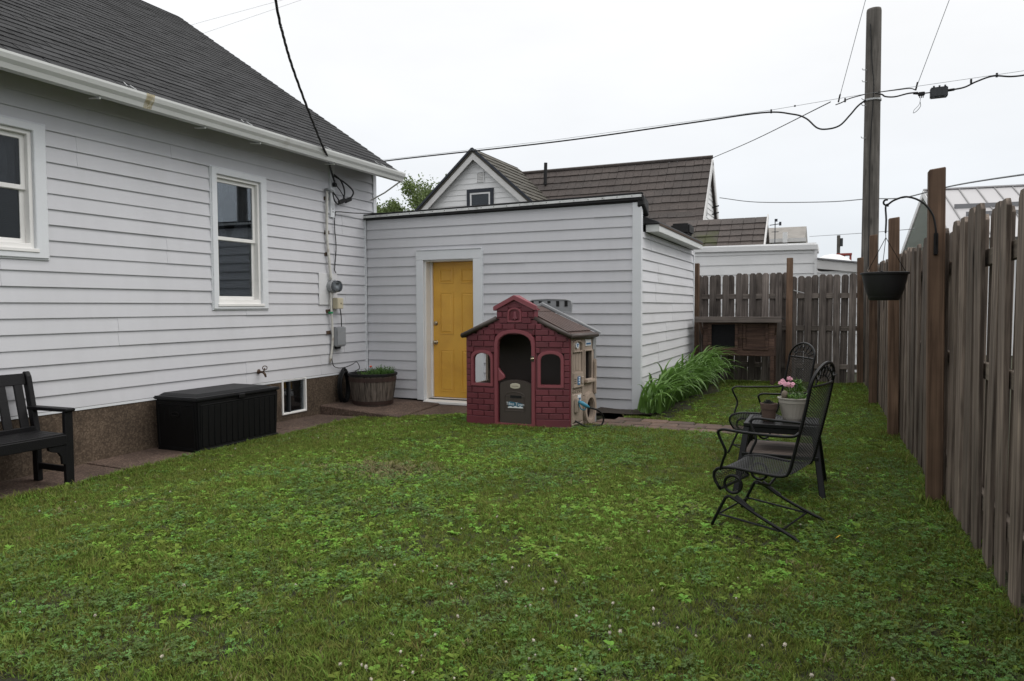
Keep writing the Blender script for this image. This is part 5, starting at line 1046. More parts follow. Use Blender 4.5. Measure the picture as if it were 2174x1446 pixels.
pw = thing('white_pot', 'cream ceramic pot with swirled flutes on the table', 'pot', (-.265, 5.62, .5))
nrib = 22
prf = [(.066, 0), (.072, .004), (.079, .03), (.086, .06), (.093, .09), (.098, .115), (.101, .128)]
m_ = MB(); nn_ = 132
for r_, z in prf:
    amp = .022 if .01 < z < .118 else .0
    for k_ in range(nn_):
        a = 2*math.pi*k_/nn_; q = r_*(1-amp*abs(math.sin((a+z*9)*nrib/2))); m_.v.append((q*math.cos(a), q*math.sin(a), z))
m_.f = [(i*nn_+k_, i*nn_+(k_+1) % nn_, (i+1)*nn_+(k_+1) % nn_, (i+1)*nn_+k_) for i in range(len(prf)-1) for k_ in range(nn_)]+[tuple(range(nn_))[::-1]]
m_.build('body', 'white_pot', pw, smooth=True)
MB().lathe([(.1, .127), (.104, .13), (.105, .155), (.112, .158), (.113, .166), (.106, .168), (.098, .160), (.096, .14), (0, .138)], 48).build('rim', 'white_pot', pw, autos=40)
MB().lathe([(0, .152), (.098, .148)], 20).build('potting_soil', 'soil', pw)
pb = thing('brown_pot', 'small brown clay pot on the table holding a dark succulent', 'pot', (-.43, 5.545, .5))
MB().lathe([(.044, 0), (.052, .078), (.0525, .084), (.058, .085), (.0605, .126), (.0545, .127), (.05, .10), (0, .098)], 32).build('body', 'clay_pot', pb, autos=35)
MB().lathe([(0, .108), (.053, .104)], 16).build('potting_soil', 'soil', pb)
su = thing('succulent', 'dark spiky succulent in the small brown clay pot', 'succulent', (-.435, 5.545, .605))
m_ = MB()
for i in range(46):
    a = i*2.4; t = i/46; d = Vector((math.cos(a)*(1-t*.8), math.sin(a)*(1-t*.8), .35+1.4*t)).normalized(); L_ = .045-.01*t
    m_.tube([(0, 0, 0), d*L_*.6+Vector((0, 0, .004)), d*L_+Vector((0, 0, .01))], [.006, .006, .001], 5)
m_.build('leaves', 'cactus', su)
def rosette(m, c, n_, L0, L1, w, el0, el1):
    for i in range(n_):
        a = i*2.4+random.uniform(-.3, .3); el = random.uniform(el0, el1); L_ = random.uniform(L0, L1); d = Vector((math.cos(a)*math.cos(el), math.sin(a)*math.cos(el), math.sin(el)))
        sd_ = d.cross(Vector((0, 0, 1))).normalized(); c = Vector(c); b_ = c; p1 = c+d*L_*.4; p2 = c+d*L_*.75-Vector((0, 0, .1*L_)); p3 = c+d*L_-Vector((0, 0, .25*L_))
        m.add([b_, p1-sd_*w/2, p1+sd_*w/2, p2-sd_*w*.4, p2+sd_*w*.4, p3], [(0, 1, 2), (1, 3, 4, 2), (3, 5, 4)])
fp = thing('flowering_plant', 'leafy plant with pink blossoms growing in the cream pot', 'plant', (-.265, 5.62, .645))
m_ = MB()
for i in range(70):
    a = random.uniform(0, 6.28); r_ = .085*math.sqrt(random.random()); rosette(m_, (r_*math.cos(a), r_*math.sin(a), random.uniform(0, .035)), 4, .025, .05, .010, .1, 1.2)
for i in range(14):
    q = (random.uniform(-.01, .05), random.uniform(-.03, .03), random.uniform(.05, .13)); rosette(m_, q, 6, .04, .07, .015, .2, 1.3)
m_.build('leaves', 'pot_leaf', fp, fix=False)
m_ = MB()
for q in ((-.03, 0, .13), (-.055, -.02, .125), (-.085, .0, .13), (.01, 0, .12), (.03, .01, .12)): m_.tube(smooth_path([(q[0]*.3, q[1]*.3, 0), (q[0]*.7, q[1]*.7, q[2]*.6), q], 4), .0025, 5)
m_.build('stems', 'herb_leaf', fp)
for q in ((-.03, -.02, .155), (-.055, -.045, .122), (-.082, -.03, .128), (-.012, -.05, .118), (-.068, -.02, .135), (-.035, -.055, .12)):
    m_ = MB()
    for b_ in range(3):
        cc = Vector(q)+Vector((random.uniform(-.012, .012), random.uniform(-.01, .01), random.uniform(-.008, .01))); tilt = Vector((random.uniform(-.5, .3), -1, random.uniform(.2, .9))).normalized(); u_ = tilt.orthogonal().normalized(); v_ = tilt.cross(u_)
        for k_ in range(5):
            a = k_*1.2566+b_; dd = u_*math.cos(a)+v_*math.sin(a); ss = tilt.cross(dd)
            m_.add([cc, cc+dd*.008-ss*.006+tilt*.003, cc+dd*.015-ss*.004, cc+dd*.015+ss*.004, cc+dd*.008+ss*.006+tilt*.003], [(0, 1, 2, 3, 4)])
    m_.build('blossom', 'petal_pink', fp, fix=False)
bu = tag(MB().ball((-.325, 5.555, .69), .026, 10, 7, (.9, .9, 1.25)).build('bulb', 'bulb_brown', smooth=True), 'round brownish bulb sitting at the left rim of the cream pot', 'bulb')

# ------------------------------------------------------------ day lilies along the addition
lily_spots = [(-2.03, 8.86, .58, 58, 'nearest drooping clump of long green strap leaves at the addition corner'), (-2.05, 9.45, .70, 64, 'second clump of long green strap leaves from the addition corner'), (-2.02, 10.1, .72, 62, 'middle clump of long green strap leaves along the addition wall'),
              (-1.98, 10.8, .78, 62, 'fourth clump of long green strap leaves from the addition corner'), (-1.93, 11.5, .80, 60, 'clump of long green strap leaves in front of the hutch legs'), (-2.05, 12.2, .78, 46, 'farthest clump of long green strap leaves by the hutch')]
for (x, y, h, n_, lab) in lily_spots:
    o = thing('day_lily', lab, 'plant', (x, y, .02), group='day lilies along the addition'); m = MB()
    for i in range(int(n_*1.45)):
        a = random.uniform(0, 6.28); LL = h*random.uniform(.65, 1.3); th0 = R(random.uniform(64, 88)); curl = R(random.uniform(80, 175)); w_ = random.uniform(.026, .044)
        d = Vector((math.cos(a), math.sin(a), 0))
        if d.x < -.2: d = Vector((-d.x*.4, d.y, 0)).normalized()
        b_ = Vector((random.gauss(0, .07), random.gauss(0, .13), 0)); sd_ = Vector((-d.y, d.x, 0)); vs = []; K = 9; pos = b_.copy()
        for k_ in range(K+1):
            t = k_/K; th = th0-curl*t**1.6; p = pos.copy(); p.z = max(p.z, .012); pos = pos+(d*math.cos(th)+Vector((0, 0, math.sin(th))))*LL/K; ww = w_*(1-.15*t)*(1-t**4)+.001
            vs += [p-sd_*ww/2+Vector((0, 0, ww*.35)), p, p+sd_*ww/2+Vector((0, 0, ww*.35))]
        m.add(vs, [f for k_ in range(K) for f in ((k_*3, k_*3+1, k_*3+4, k_*3+3), (k_*3+1, k_*3+2, k_*3+5, k_*3+4))])
    m.build('leaves', 'lily_leaf', o, smooth=True, fix=False)
# ------------------------------------------------------------ neighbours
def tile_course(parent, p0, p1, up_, n, w, t, mt, name='shingle_course'):
    """one course of interlocking shingles from p0 to p1; up_ = slope vector of the course, n = normal"""
    p0, p1, up_, n = map(Vector, (p0, p1, up_, n)); L_ = (p1-p0).length; d = (p1-p0)/L_; k = max(1, int(L_/w)); m = MB()
    for i in range(k):
        a, b = p0+d*(L_*i/k+.004), p0+d*(L_*(i+1)/k-.004); j = random.uniform(-.006, .006); q = up_.normalized()*random.uniform(-.012, .012)
        m.hexa([a+q, b+q, b+up_*1.08, a+up_*1.08, a+q+n*(t+j), b+q+n*(t+j), b+up_*1.08+n*.004, a+up_*1.08+n*.004])
    return m.build(name, mt, parent, world=True, fix=False)
nh = thing('neighbour_house', 'white house with brown shingle roof and a steep front gable beyond the addition', 'house', (-7, 22, 0))
# main block: ridge along X at Y 22.2
RZ, RYc, EZn, EYn = 5.70, 22.0, 2.2, 19.35
nX0, nX1 = -11.0, -3.34
MB().box(nX0, nX1-.1, 19.7, 24.3, 0, 2.35).prism([(19.7, 2.35), (24.3, 2.35), (22.0, 5.45)], lambda u, v, d: (d, u, v), nX0+.1, nX1-.12).build('wall', 'neigh_white', nh, world=True)
dk = MB().prism([(EYn-.1, EZn-.12), (RYc, RZ-.06), (24.75, EZn-.12), (24.75, EZn-.2), (RYc, RZ-.18), (EYn-.1, EZn-.22)], lambda u, v, d: (d, u, v), nX0, nX1-.02).build('roof', 'neigh_roof', nh, world=True)
upv = Vector((0, RYc-EYn, RZ-EZn)); nc_ = 15; cn = Vector((0, -upv.z, upv.y)).normalized(); cn = cn if cn.z > 0 else -cn
for i in range(nc_):
    b0 = Vector((0, EYn, EZn))+upv*(i/nc_)-cn*.03; tile_course(dk, (nX0, b0.y, b0.z), (nX1, b0.y, b0.z), upv/nc_, cn, .25, .035, 'neigh_roof')
MB().tube([(nX0, RYc, RZ), (nX1, RYc, RZ)], .05, 6).build('ridge_cap', 'neigh_roof', dk, world=True)
# right-hand gable end: siding, barge boards
for i in range(22):
    z = 2.4+i*.15; hw_ = (5.45-z)/(5.45-2.35)*2.3
    if hw_ > .1: plank(lambda u, o, z: (nX1-.12+o, u, z), 22-hw_, 22+hw_, z, .15, z, z+.153).build('siding_plank', 'neigh_white', nh, world=True)
for sg in (-1, 1):
    a, b = Vector((nX1-.02, RYc, RZ-.06)), Vector((nX1-.02, RYc+sg*2.7, EZn-.10)); MB().bar(a+Vector((.015, 0, -.08)), b+Vector((.015, 0, -.08)), .03, .2, (0, 0, 1)).build('barge_board', 'neigh_trim', nh, world=True)
MB().box(nX1-.1, nX1-.04, 21.3, 21.36, 3.9, 4.45).build('mast_bracket', 'galvanized', nh, world=True)
for z in (4.3, 4.1): MB().tube([(nX1-.1, 22.6, z), (nX1+.1, 22.6, z+.05)], .02, 5).build('insulator', 'black_plastic', nh, world=True)
# front gable
GX, GY, GA = -9.64, 19.0, 5.90
gl, gr = -11.55, -7.75; gs = (GA-4.30)/(GX+11.46)
fnG = lambda u, o, z: (u, GY+.12-o, z)
MB().prism([(gl+.25, .0), (gr-.25, .0), (gr-.25, 4.1), (GX, GA-.18), (gl+.25, 4.1)], XZ(GY+.12), 0, 2.9).build('gable_wall', 'neigh_white', nh, world=True)
wz0, wz1, wxa, wxb = 4.05, 4.77, -9.93, -9.07
for i in range(14):
    z = 3.7+i*.155; hw_ = min(1.75, (GA-.22-z)/gs)
    if hw_ < .08: continue
    for a, b in ((GX-hw_, GX+hw_),):
        sg_ = [(a, b)] if (z+.155 < wz0 or z > wz1) else [(a, wxa), (wxb, b)]
        for p, q in sg_:
            if q > p: plank(fnG, p, q, z, .155, z, z+.158).build('siding_plank', 'neigh_white', nh, world=True)
gw = MB().ring(rect(wxa, wxb, wz0-.5, wz1), rect(wxa+.1, wxb-.1, wz0-.4, wz1-.1), XZ(GY+.12), -.06, 0).build('window', 'neigh_dark', nh, .004, world=True)
MB().ring(rect(wxa+.1, wxb-.1, wz0-.4, wz1-.1), rect(wxa+.15, wxb-.15, wz0-.35, wz1-.15), XZ(GY+.12), -.045, 0).build('frame', 'neigh_white', gw, world=True)
MB().box(wxa+.14, wxb-.14, GY+.10, GY+.115, wz0-.36, wz1-.14).build('shade', 'grey_plastic', gw, world=True)
MB().box(wxa+.14, wxb-.14, GY+.085, GY+.09, wz0-.36, wz1-.14).build('pane', 'glass', gw, world=True)
gv = MB().ring(rect(-9.61, -9.37, 4.97, 5.26), rect(-9.59, -9.39, 4.99, 5.24), XZ(GY+.12), -.05, 0).build('gable_vent', 'neigh_white', nh, world=True)
for i in range(5): MB().box(-9.59, -9.39, GY+.085, GY+.12, 5.005+i*.047, 5.03+i*.047).build('louvre', 'neigh_trim', gv, world=True)
for sg, ex in ((-1, gl), (1, gr)):
    zz_ = GA-gs*abs(ex-GX)
    MB().prism([(GX, GA), (ex, zz_), (ex, zz_-.1), (GX, GA-.1)], XZ(GY-.12), 0, 3.4).build('gable_roof', 'valley_roof', nh, world=True)
    MB().prism([(GX, GA-.105), (ex, zz_-.105), (ex, zz_-.30), (GX, GA-.30)], XZ(GY-.10), 0, .04).build('barge_board', 'neigh_trim', nh, world=True)
    a = Vector((ex, GY-.14, zz_+.0)); b = Vector((GX, GY-.14, GA)); u_ = (b-a); nn2 = Vector((-u_.z, 0, u_.x)).normalized(); nn2 = nn2 if nn2.z > 0 else -nn2
    for i in range(10): tile_course(nh, (a+u_*(i/10)), (a+u_*(i/10))+Vector((0, 3.3, 0)), u_/10, nn2, .28, .03, 'valley_roof', 'gable_shingle_course')
    MB().bar((GX, GY-.145, GA+.01), (ex, GY-.145, zz_+.01), .025, .06).build('drip_edge', 'neigh_dark', nh, world=True)
MB().tube([(-8.45, 21.6, 5.2), (-8.43, 21.6, 5.88)], .055, 10).build('vent_pipe', 'bitumen', nh, world=True)
# lower wing with mossy roof
lw = thing('neighbour_wing', 'low wing with a small mossy brown roof between the white house and flat garage', 'building', (-2.6, 18, 0))
MB().prism([(17.25, 2.5), (18.3, 3.38), (19.6, 2.4), (19.6, 0), (17.3, 0)], lambda u, v, d: (d, u, v), -3.9, -1.62).build('wall', 'neigh_white', lw, world=True)
uv2 = Vector((0, 1.05, .93)); n2 = Vector((0, -.93, 1.05)).normalized()
ld = MB().prism([(17.2, 2.48), (18.3, 3.44), (19.7, 2.3), (19.7, 2.2), (18.3, 3.34), (17.2, 2.4)], lambda u, v, d: (d, u, v), -3.9, -1.5).build('roof', 'neigh_roof', lw, world=True)
for i in range(6):
    b0 = Vector((0, 17.2, 2.50))+uv2*(i/6)
    tile_course(ld, (-3.4, b0.y, b0.z), (-2.55, b0.y, b0.z), uv2/6, n2, .24, .03, 'neigh_roof_moss' if i < 4 else 'neigh_roof'); tile_course(ld, (-2.55, b0.y, b0.z), (-1.5, b0.y, b0.z), uv2/6, n2, .24, .03, 'neigh_roof')
MB().bar((-1.49, 17.2, 2.46), (-1.49, 18.3, 3.46), .03, .12).build('barge_board', 'neigh_trim', lw, world=True)
# flat white garage behind the fence
ga = thing('flat_garage', 'flat-roofed white sided garage just behind the back fence', 'garage', (-1.6, 17, 0))
gfn = lambda u, o, z: (u, 16.0-o, z)
MB().box(-4.6, -.37, 16, 17.15, 0, 2.60).box(-.37, 1.6, 16.001, 17.1, 0, 2.0).build('wall', 'neigh_white', ga, world=True)
for i in range(12): 
    z = .15+i*.205
    plank(gfn, -4.6, -.37, z, .205, z, z+.208).build('siding_plank', 'neigh_white', ga, world=True)
    if z < 2.0: plank(gfn, -.36, 1.6, z, .205, z, min(z+.208, 2.02)).build('siding_plank', 'neigh_white', ga, world=True)
MB().hexa([(-4.7, 15.93, 2.50), (-.34, 15.93, 2.465), (-.34, 17.2, 2.465), (-4.7, 17.2, 2.50), (-4.7, 15.93, 2.62), (-.34, 15.93, 2.575), (-.34, 17.2, 2.575), (-4.7, 17.2, 2.62)]).build('roof_edge', 'neigh_white', ga, .006, world=True)
MB().hexa([(-.35, 15.94, 2.08), (1.65, 15.94, 1.83), (1.65, 17.2, 1.83), (-.35, 17.2, 2.08), (-.35, 15.94, 2.27), (1.65, 15.94, 2.0), (1.65, 17.2, 2.0), (-.35, 17.2, 2.27)]).build('lean_to_fascia', 'neigh_trim', ga, .006, world=True)
MB().hexa([(-.35, 15.90, 2.272), (1.65, 15.90, 2.005), (1.65, 17.25, 2.04), (-.35, 17.25, 2.31), (-.35, 15.90, 2.30), (1.65, 15.90, 2.035), (1.65, 17.25, 2.07), (-.35, 17.25, 2.34)]).build('lean_to_roof', 'guard', ga, world=True)
MB().box(-.40, -.35, 15.955, 15.965, .1, 2.46).build('corner_trim', 'neigh_white', ga, world=True)
# things seen just over the garage
dm = tag(MB().lathe([(.55, 0), (.5, .1), (.38, .2), (.2, .28), (0, .31)], 20, (-.10, 22.0, 2.45)).build('satellite_dome', 'neigh_white', smooth=True), 'low white dome showing above the garage lean-to roof', 'dome')
MB().lathe([(.62, -2.4), (.62, 0), (.56, .005)], 20, (-.10, 22.0, 2.45)).build('drum', 'neigh_white', dm)
rc = thing('red_canopy', 'small red frame canopy beyond the white dome', 'canopy', (.225, 25, 0))
MB().box(-.22, .22, -.3, .3, 2.90, 2.95).build('top', 'red_paint', rc)
for x in (-.18, 0, .18): MB().box(x-.03, x+.03, -.25, -.2, 0, 2.90).build('post', 'red_paint', rc)
fp_ = thing('far_pole', 'short far-off utility pole stub above the garage', 'utility pole', (.1, 40, 0))
MB().tube([(0, 0, 0), (0, 0, 4.85)], .08, 8).build('shaft', 'pole_wood', fp_); MB().box(.08, .2, -.06, .06, 4.3, 4.7).build('transformer', 'hub_grey', fp_)
# distant beige house with weather vane
dh = thing('distant_house', 'distant brick house with a faded beige roof seen over the garage', 'house', (-3.2, 46, 0))
MB().box(-4.6, -1.95, 46, 49, 0, 5.25).build('wall', 'neigh_trim', dh, world=True)
MB().box(-3.05, -2.35, 45.95, 46, 3, 5.0).build('brick_panel', 'red_brick', dh, world=True)
MB().box(-3.45, -3.08, 45.96, 46, 4.5, 5.0).build('window', 'neigh_dark', dh, world=True)
MB().box(-3.95, -3.7, 45.96, 46, 4.4, 5.0).build('window', 'grey_plastic', dh, world=True)
MB().prism([(45.3, 5.25), (47.2, 6.1), (49.8, 5.25), (49.8, 5.1), (45.3, 5.1)], lambda u, v, d: (d, u, v), -5.2, -1.65).build('roof', 'beige_roof', dh, world=True)
MB().bar((-5.2, 45.28, 5.15), (-1.6, 45.28, 5.15), .1, .22).build('eave', 'neigh_trim', dh, world=True)
MB().box(-2.85, -2.6, 45.0, 45.2, 5.0, 5.6).build('vent_stack', 'neigh_white', dh, world=True)
wv = thing('weather_vane', 'thin dark weather vane pole in front of the distant beige roof', 'weather vane', (-3.05, 42, 0))
MB().tube([(0, 0, 2), (0, 0, 6.0)], .025, 5).build('mast', 'neigh_dark', wv)
MB().tube([(-.28, 0, 5.72), (.28, 0, 5.78)], .022, 5).box(.2, .32, -.01, .01, 5.68, 5.88).box(-.03, .12, -.01, .01, 5.9, 6.05).build('arrow', 'neigh_dark', wv)
MB().tube([(-.18, 0, 5.35), (.18, 0, 5.35)], .018, 5).tube([(0, -.18, 5.35), (0, .18, 5.35)], .018, 5).build('compass_arms', 'neigh_dark', wv)
# house with pale metal roof beyond the side fence, turned six degrees
mh = thing('metal_roof_house', 'house with a pale standing-seam metal roof beyond the right-hand fence', 'house', (2.4, 25.5, 0), R(6))
ZR = 4.83; sl = .52
MB().prism([(-2.9, ZR-.25-2.9*sl), (0, ZR-.25), (2.9, ZR-.25-2.9*sl), (2.9, 0), (-2.9, 0)], lambda u, v, d: (d, u, v), .75, 14).build('wall', 'neigh_white', mh)
for sg in (-1, 1):
    MB().hexa([(0, sg*3.35, ZR-3.35*sl-.02), (14, sg*3.35, ZR-3.35*sl-.02), (14, 0, ZR-.02), (0, 0, ZR-.02), (0, sg*3.35, ZR-3.35*sl), (14, sg*3.35, ZR-3.35*sl), (14, 0, ZR), (0, 0, ZR)]).build('roof', 'metal_roof', mh)
    MB().bar((.0, 0, ZR-.09), (0, sg*3.35, ZR-.09-3.35*sl), .04, .17, (0, 0, 1)).build('barge_board', 'neigh_white', mh)
    MB().hexa([(.03, sg*3.33, ZR-.2-3.33*sl), (.75, sg*3.33, ZR-.2-3.33*sl), (.75, 0, ZR-.2), (.03, 0, ZR-.2), (.03, sg*3.33, ZR-.17-3.33*sl), (.75, sg*3.33, ZR-.17-3.33*sl), (.75, 0, ZR-.17), (.03, 0, ZR-.17)]).build('soffit', 'soffit_green', mh)
for i in range(30): x = .02+i*.46; MB().bar((x, 0, ZR+.012), (x, -3.35, ZR+.012-3.35*sl), .03, .03).build('roof_seam', 'seam', mh)
MB().bar((0, 0, ZR+.02), (14, 0, ZR+.02), .14, .04).build('ridge_cap', 'metal_roof', mh)
MB().bar((.50, -1.45, ZR+.06-1.45*sl), (14, -1.45, ZR+.06-1.45*sl), .03, .13).build('snow_guard', 'guard', mh)
MB().bar((.66, -2.0, ZR+.06-2.0*sl), (14, -2.0, ZR+.06-2.0*sl), .03, .13).build('snow_guard', 'guard', mh)
for i in range(18): z = .6+i*.16; plank(lambda u, o, z: (.75-o, -u, z), -2.9, 2.9, z, .16, z, z+.163).build('siding_plank', 'neigh_white', mh) if z < 3.0 else None

# ------------------------------------------------------------ trees behind the house
def tree(lab, x, y, h, rad, n, seed):
    rs = np.random.default_rng(seed); o = thing('leafy_tree', lab, 'tree', (x, y, 0), group='trees behind the house')
    tr = MB(); tr.tube([(0, 0, -.2), (.05, 0, h*.3), (0, .1, h*.6), (.05, 0, h*.9)], [.2, .16, .1, .03], 8); tips = []
    for i in range(16):
        a = i*2.4; z0 = h*(.25+.6*i/16); L_ = rad*(1.15-.5*i/16)*rs.uniform(.7, 1.1); p = Vector((math.cos(a)*L_, math.sin(a)*L_, z0+h*.16))
        tr.tube([(0, 0, z0), (p.x*.5, p.y*.5, z0+h*.06), p], [.06, .04, .012], 5); tips += [p*.6+Vector((0, 0, z0*.4)), p, p*1.0+Vector((rs.normal()*.2, rs.normal()*.2, .3))]
    tips += [Vector((rs.normal()*.3, rs.normal()*.3, h*rs.uniform(.85, 1.02))) for _ in range(6)]
    tr.build('trunk', 'bark', o)
    m = MB(); per = n//len(tips)
    for t in tips:
        r_ = rad*rs.uniform(.16, .34)
        for k in range(per):
            c = t+Vector(rs.normal(size=3))*r_*.55; c.z += rs.random()*.1; d = Vector(rs.normal(size=3)).normalized(); s_ = d.orthogonal().normalized(); L_ = rs.uniform(.09, .16); w_ = L_*.5
            m.add([c, c+d*L_*.5+s_*w_*.5, c+d*L_, c+d*L_*.5-s_*w_*.5], [(0, 1, 2, 3)])
    m.build('crown', 'tree_leaf', o, fix=False)
tree('loose light green tree top nearest the house corner, lower of the two', -19.7, 30, 5.75, 1.5, 15000, 3)
tree('taller loose light green tree touching the neighbour gable', -17.9, 30.5, 6.75, 1.9, 24000, 5)

# ------------------------------------------------------------ lawn
def scatter(name, protos, mt, P, rz, tilt, sc, idx, label=None):
    """points carry a random turn, lean and size; each shows one of the small clump meshes"""
    me = bpy.data.meshes.new(name); me.from_pydata([tuple(p) for p in P], [], [])
    for an, tp, data in (('rot', 'FLOAT_VECTOR', np.stack([tilt[:, 0], tilt[:, 1], rz], 1).astype(np.float32).ravel()), ('scl', 'FLOAT', sc.astype(np.float32)), ('idx', 'INT', idx.astype(np.int32))):
        at_ = me.attributes.new(an, tp, 'POINT'); at_.data.foreach_set('vector' if tp == 'FLOAT_VECTOR' else 'value', data)
    o = bpy.data.objects.new(name, me); COL.objects.link(o)
    pc = bpy.data.collections.new(name+'_clumps')
    for i, pm_ in enumerate(protos):
        mm2 = pm_.mesh(f'{name}_clump', fix=False); mm2.materials.append(MATS[mt]); po = bpy.data.objects.new(f'{name}_clump_{i:02d}', mm2); pc.objects.link(po)
    ng = bpy.data.node_groups.new(name, 'GeometryNodeTree'); ng.interface.new_socket('Geometry', in_out='INPUT', socket_type='NodeSocketGeometry'); ng.interface.new_socket('Geometry', in_out='OUTPUT', socket_type='NodeSocketGeometry')
    gi = ng.nodes.new('NodeGroupInput'); go_ = ng.nodes.new('NodeGroupOutput'); ip = ng.nodes.new('GeometryNodeInstanceOnPoints'); ci = ng.nodes.new('GeometryNodeCollectionInfo')
    ci.inputs['Collection'].default_value = pc; ci.inputs['Separate Children'].default_value = True; ci.inputs['Reset Children'].default_value = True
    def na(nm, dt): q = ng.nodes.new('GeometryNodeInputNamedAttribute'); q.data_type = dt; q.inputs['Name'].default_value = nm; return q.outputs[0]
    L = ng.links.new; L(gi.outputs[0], ip.inputs['Points']); L(ci.outputs[0], ip.inputs['Instance']); ip.inputs['Pick Instance'].default_value = True
    L(na('idx', 'INT'), ip.inputs['Instance Index']); L(na('rot', 'FLOAT_VECTOR'), ip.inputs['Rotation']); L(na('scl', 'FLOAT'), ip.inputs['Scale']); L(ip.outputs[0], go_.inputs[0])
    o.modifiers.new('scatter', 'NODES').node_group = ng; o['kind'] = 'stuff'
    if label: o['label'] = label[0]; o['category'] = label[1]
    return o
def grass_clump(n, r, h, w, lean):
    m = MB()
    for _ in range(n):
        a = random.uniform(0, 6.283); q = r*math.sqrt(random.random()); b = Vector((q*math.cos(a), q*math.sin(a), -.004)); a2 = random.uniform(0, 6.283)
        d = Vector((math.cos(a2), math.sin(a2), 0)); s_ = Vector((-d.y, d.x, 0)); hh = h*random.uniform(.55, 1.15); ln = hh*random.uniform(.15, lean); ww = w*random.uniform(.7, 1.2)
        m.add([b-s_*ww/2, b+s_*ww/2, b+d*ln*.35+Vector((0, 0, hh*.6))-s_*ww*.42, b+d*ln*.35+Vector((0, 0, hh*.6))+s_*ww*.42, b+d*ln+Vector((0, 0, hh))], [(0, 1, 3, 2), (2, 3, 4)])
    return m
def clover_clump(n, r):
    m = MB()
    for _ in range(n):
        a = random.uniform(0, 6.283); q = r*math.sqrt(random.random()); h = random.uniform(.006, .026); c = Vector((q*math.cos(a), q*math.sin(a), h)); nrm_ = Vector((random.gauss(0, .28), random.gauss(0, .28), 1)).normalized(); u_ = nrm_.orthogonal().normalized(); v_ = nrm_.cross(u_); L_ = random.uniform(.0055, .0095)
        for k in range(3):
            t = k*2.094+a; d = u_*math.cos(t)+v_*math.sin(t); s_ = nrm_.cross(d)
            m.add([c, c+d*L_*.55-s_*L_*.48+nrm_*.002, c+d*L_*.98-s_*L_*.32+nrm_*.002, c+d*L_*.9, c+d*L_*.98+s_*L_*.32+nrm_*.002, c+d*L_*.55+s_*L_*.48+nrm_*.002], [(0, 1, 2, 3), (0, 3, 4, 5)])
    return m
def weed_clump(n, L0, L1, w):
    m = MB()
    for i in range(n):
        a = i*6.283/n+random.uniform(-.4, .4); el = random.uniform(.15, .75); L_ = random.uniform(L0, L1); d = Vector((math.cos(a)*math.cos(el), math.sin(a)*math.cos(el), math.sin(el))); s_ = Vector((-math.sin(a), math.cos(a), 0)); ww = w*L_; vs = [Vector((0, 0, .002))]
        for t, k in ((.25, .5), (.5, 1), (.78, .8)):
            p = d*L_*t-Vector((0, 0, .35*L_*t*t)); vs += [p-s_*ww*k/2+Vector((0, 0, ww*.15)), p, p+s_*ww*k/2+Vector((0, 0, ww*.15))]
        vs.append(d*L_-Vector((0, 0, .4*L_)))
        m.add(vs, [(0, 1, 2), (0, 2, 3), (1, 4, 5, 2), (2, 5, 6, 3), (4, 7, 8, 5), (5, 8, 9, 6), (7, 10, 8), (8, 10, 9)])
    return m
def lawn_points(n):
    x = rng.uniform(-5.86, .72, n); y = rng.uniform(1.6, 13.4, n)
    # inside the view with a margin, off the walk, pavers, beds, buildings
    ok = (x > -y*1.62-.9) & (x < FX(y)-.0)
    edge = -5.83+.05*(vnoise(x*0, y, 5)-.5)+.07*(vnoise(y, x*0, 1.3)-.5)
    ok &= x > edge
    ok &= ~((y > 8.04+.04*vnoise(x, y, 6)) & (x < -5.2)) & ~((y > 8.2+.04*vnoise(x, y, 6)) & (x < -2.3))
    ok &= ~((y > 7.77) & (y < 8.37) & (x > -2.64) & (x < -.42) & (vnoise(x, y, 9) < .93))
    ok &= ~((y > 8.55) & (x < -1.85+.25*vnoise(x, y, 2)) & (rng.random(n) < .93))
    ok &= ~((np.abs(x+3.2) < .6) & (y > 7.36) & (y < 8.0))
    return x[ok], y[ok]
def dens(x, y, lo, hi): d = np.hypot(x, y); return np.clip(hi-(hi-lo)*(d-2.6)/8, lo, hi)
x, y = lawn_points(170000)
dead = np.exp(-(((x+3.32)/.42)**2+((y-4.95)/.3)**2)*1.2); bare = (np.exp(-(((x+2.62)/.12)**2+((y-4.1)/.12)**2)) > .35) | (np.exp(-(((x+3.0)/.1)**2+((y-4.55)/.12)**2)) > .4)
thin = vnoise(x, y, 2.2)*.6+vnoise(x, y, 6)*.4
keep = (rng.random(len(x)) < dens(x, y, .55, 1.0)) & (rng.random(len(x)) > dead*.93) & (rng.random(len(x)) < .45+.9*thin) & ~(bare & (rng.random(len(x)) < .8))
x, y = x[keep], y[keep]; n = len(x)
edgeh = np.where((x < -5.7) | (y > 13.1), 1.35, 1.0)*(.7+.6*vnoise(x+3, y, 3.3))
nearph = (np.abs(x+3.22) < .75) & (y > 7.15) & (y < 7.4); edgeh = np.where(nearph | (x > FX(y)-.10), edgeh*1.5, edgeh)
for px_, py_ in ((.628, 5.52), (.55, 8.15), (.48, 10.7), (-.055, 5.23), (-.627, 5.25)): edgeh = np.where(np.hypot(x-px_, y-py_) < .13, edgeh*1.6, edgeh)
scatter('grass', [grass_clump(15, .036, random.uniform(.020, .032), .0040, 1.5) for _ in range(8)], 'grass_blade', np.stack([x, y, gz(x, y)], 1), rng.uniform(0, 6.28, n), rng.normal(0, .12, (n, 2)), rng.uniform(.65, 1.2, n)*edgeh, rng.integers(0, 8, n), ('short mown green lawn grass across the yard', 'grass'))
x, y = lawn_points(52000)
cl = vnoise(x, y, 1.1)*.55+vnoise(x, y, 3.1)*.45; p = np.clip((cl-.45)*4.5, .03, 1)*np.where(y > 6.6, .45, 1)*np.where(x < -4.6, .35, 1)
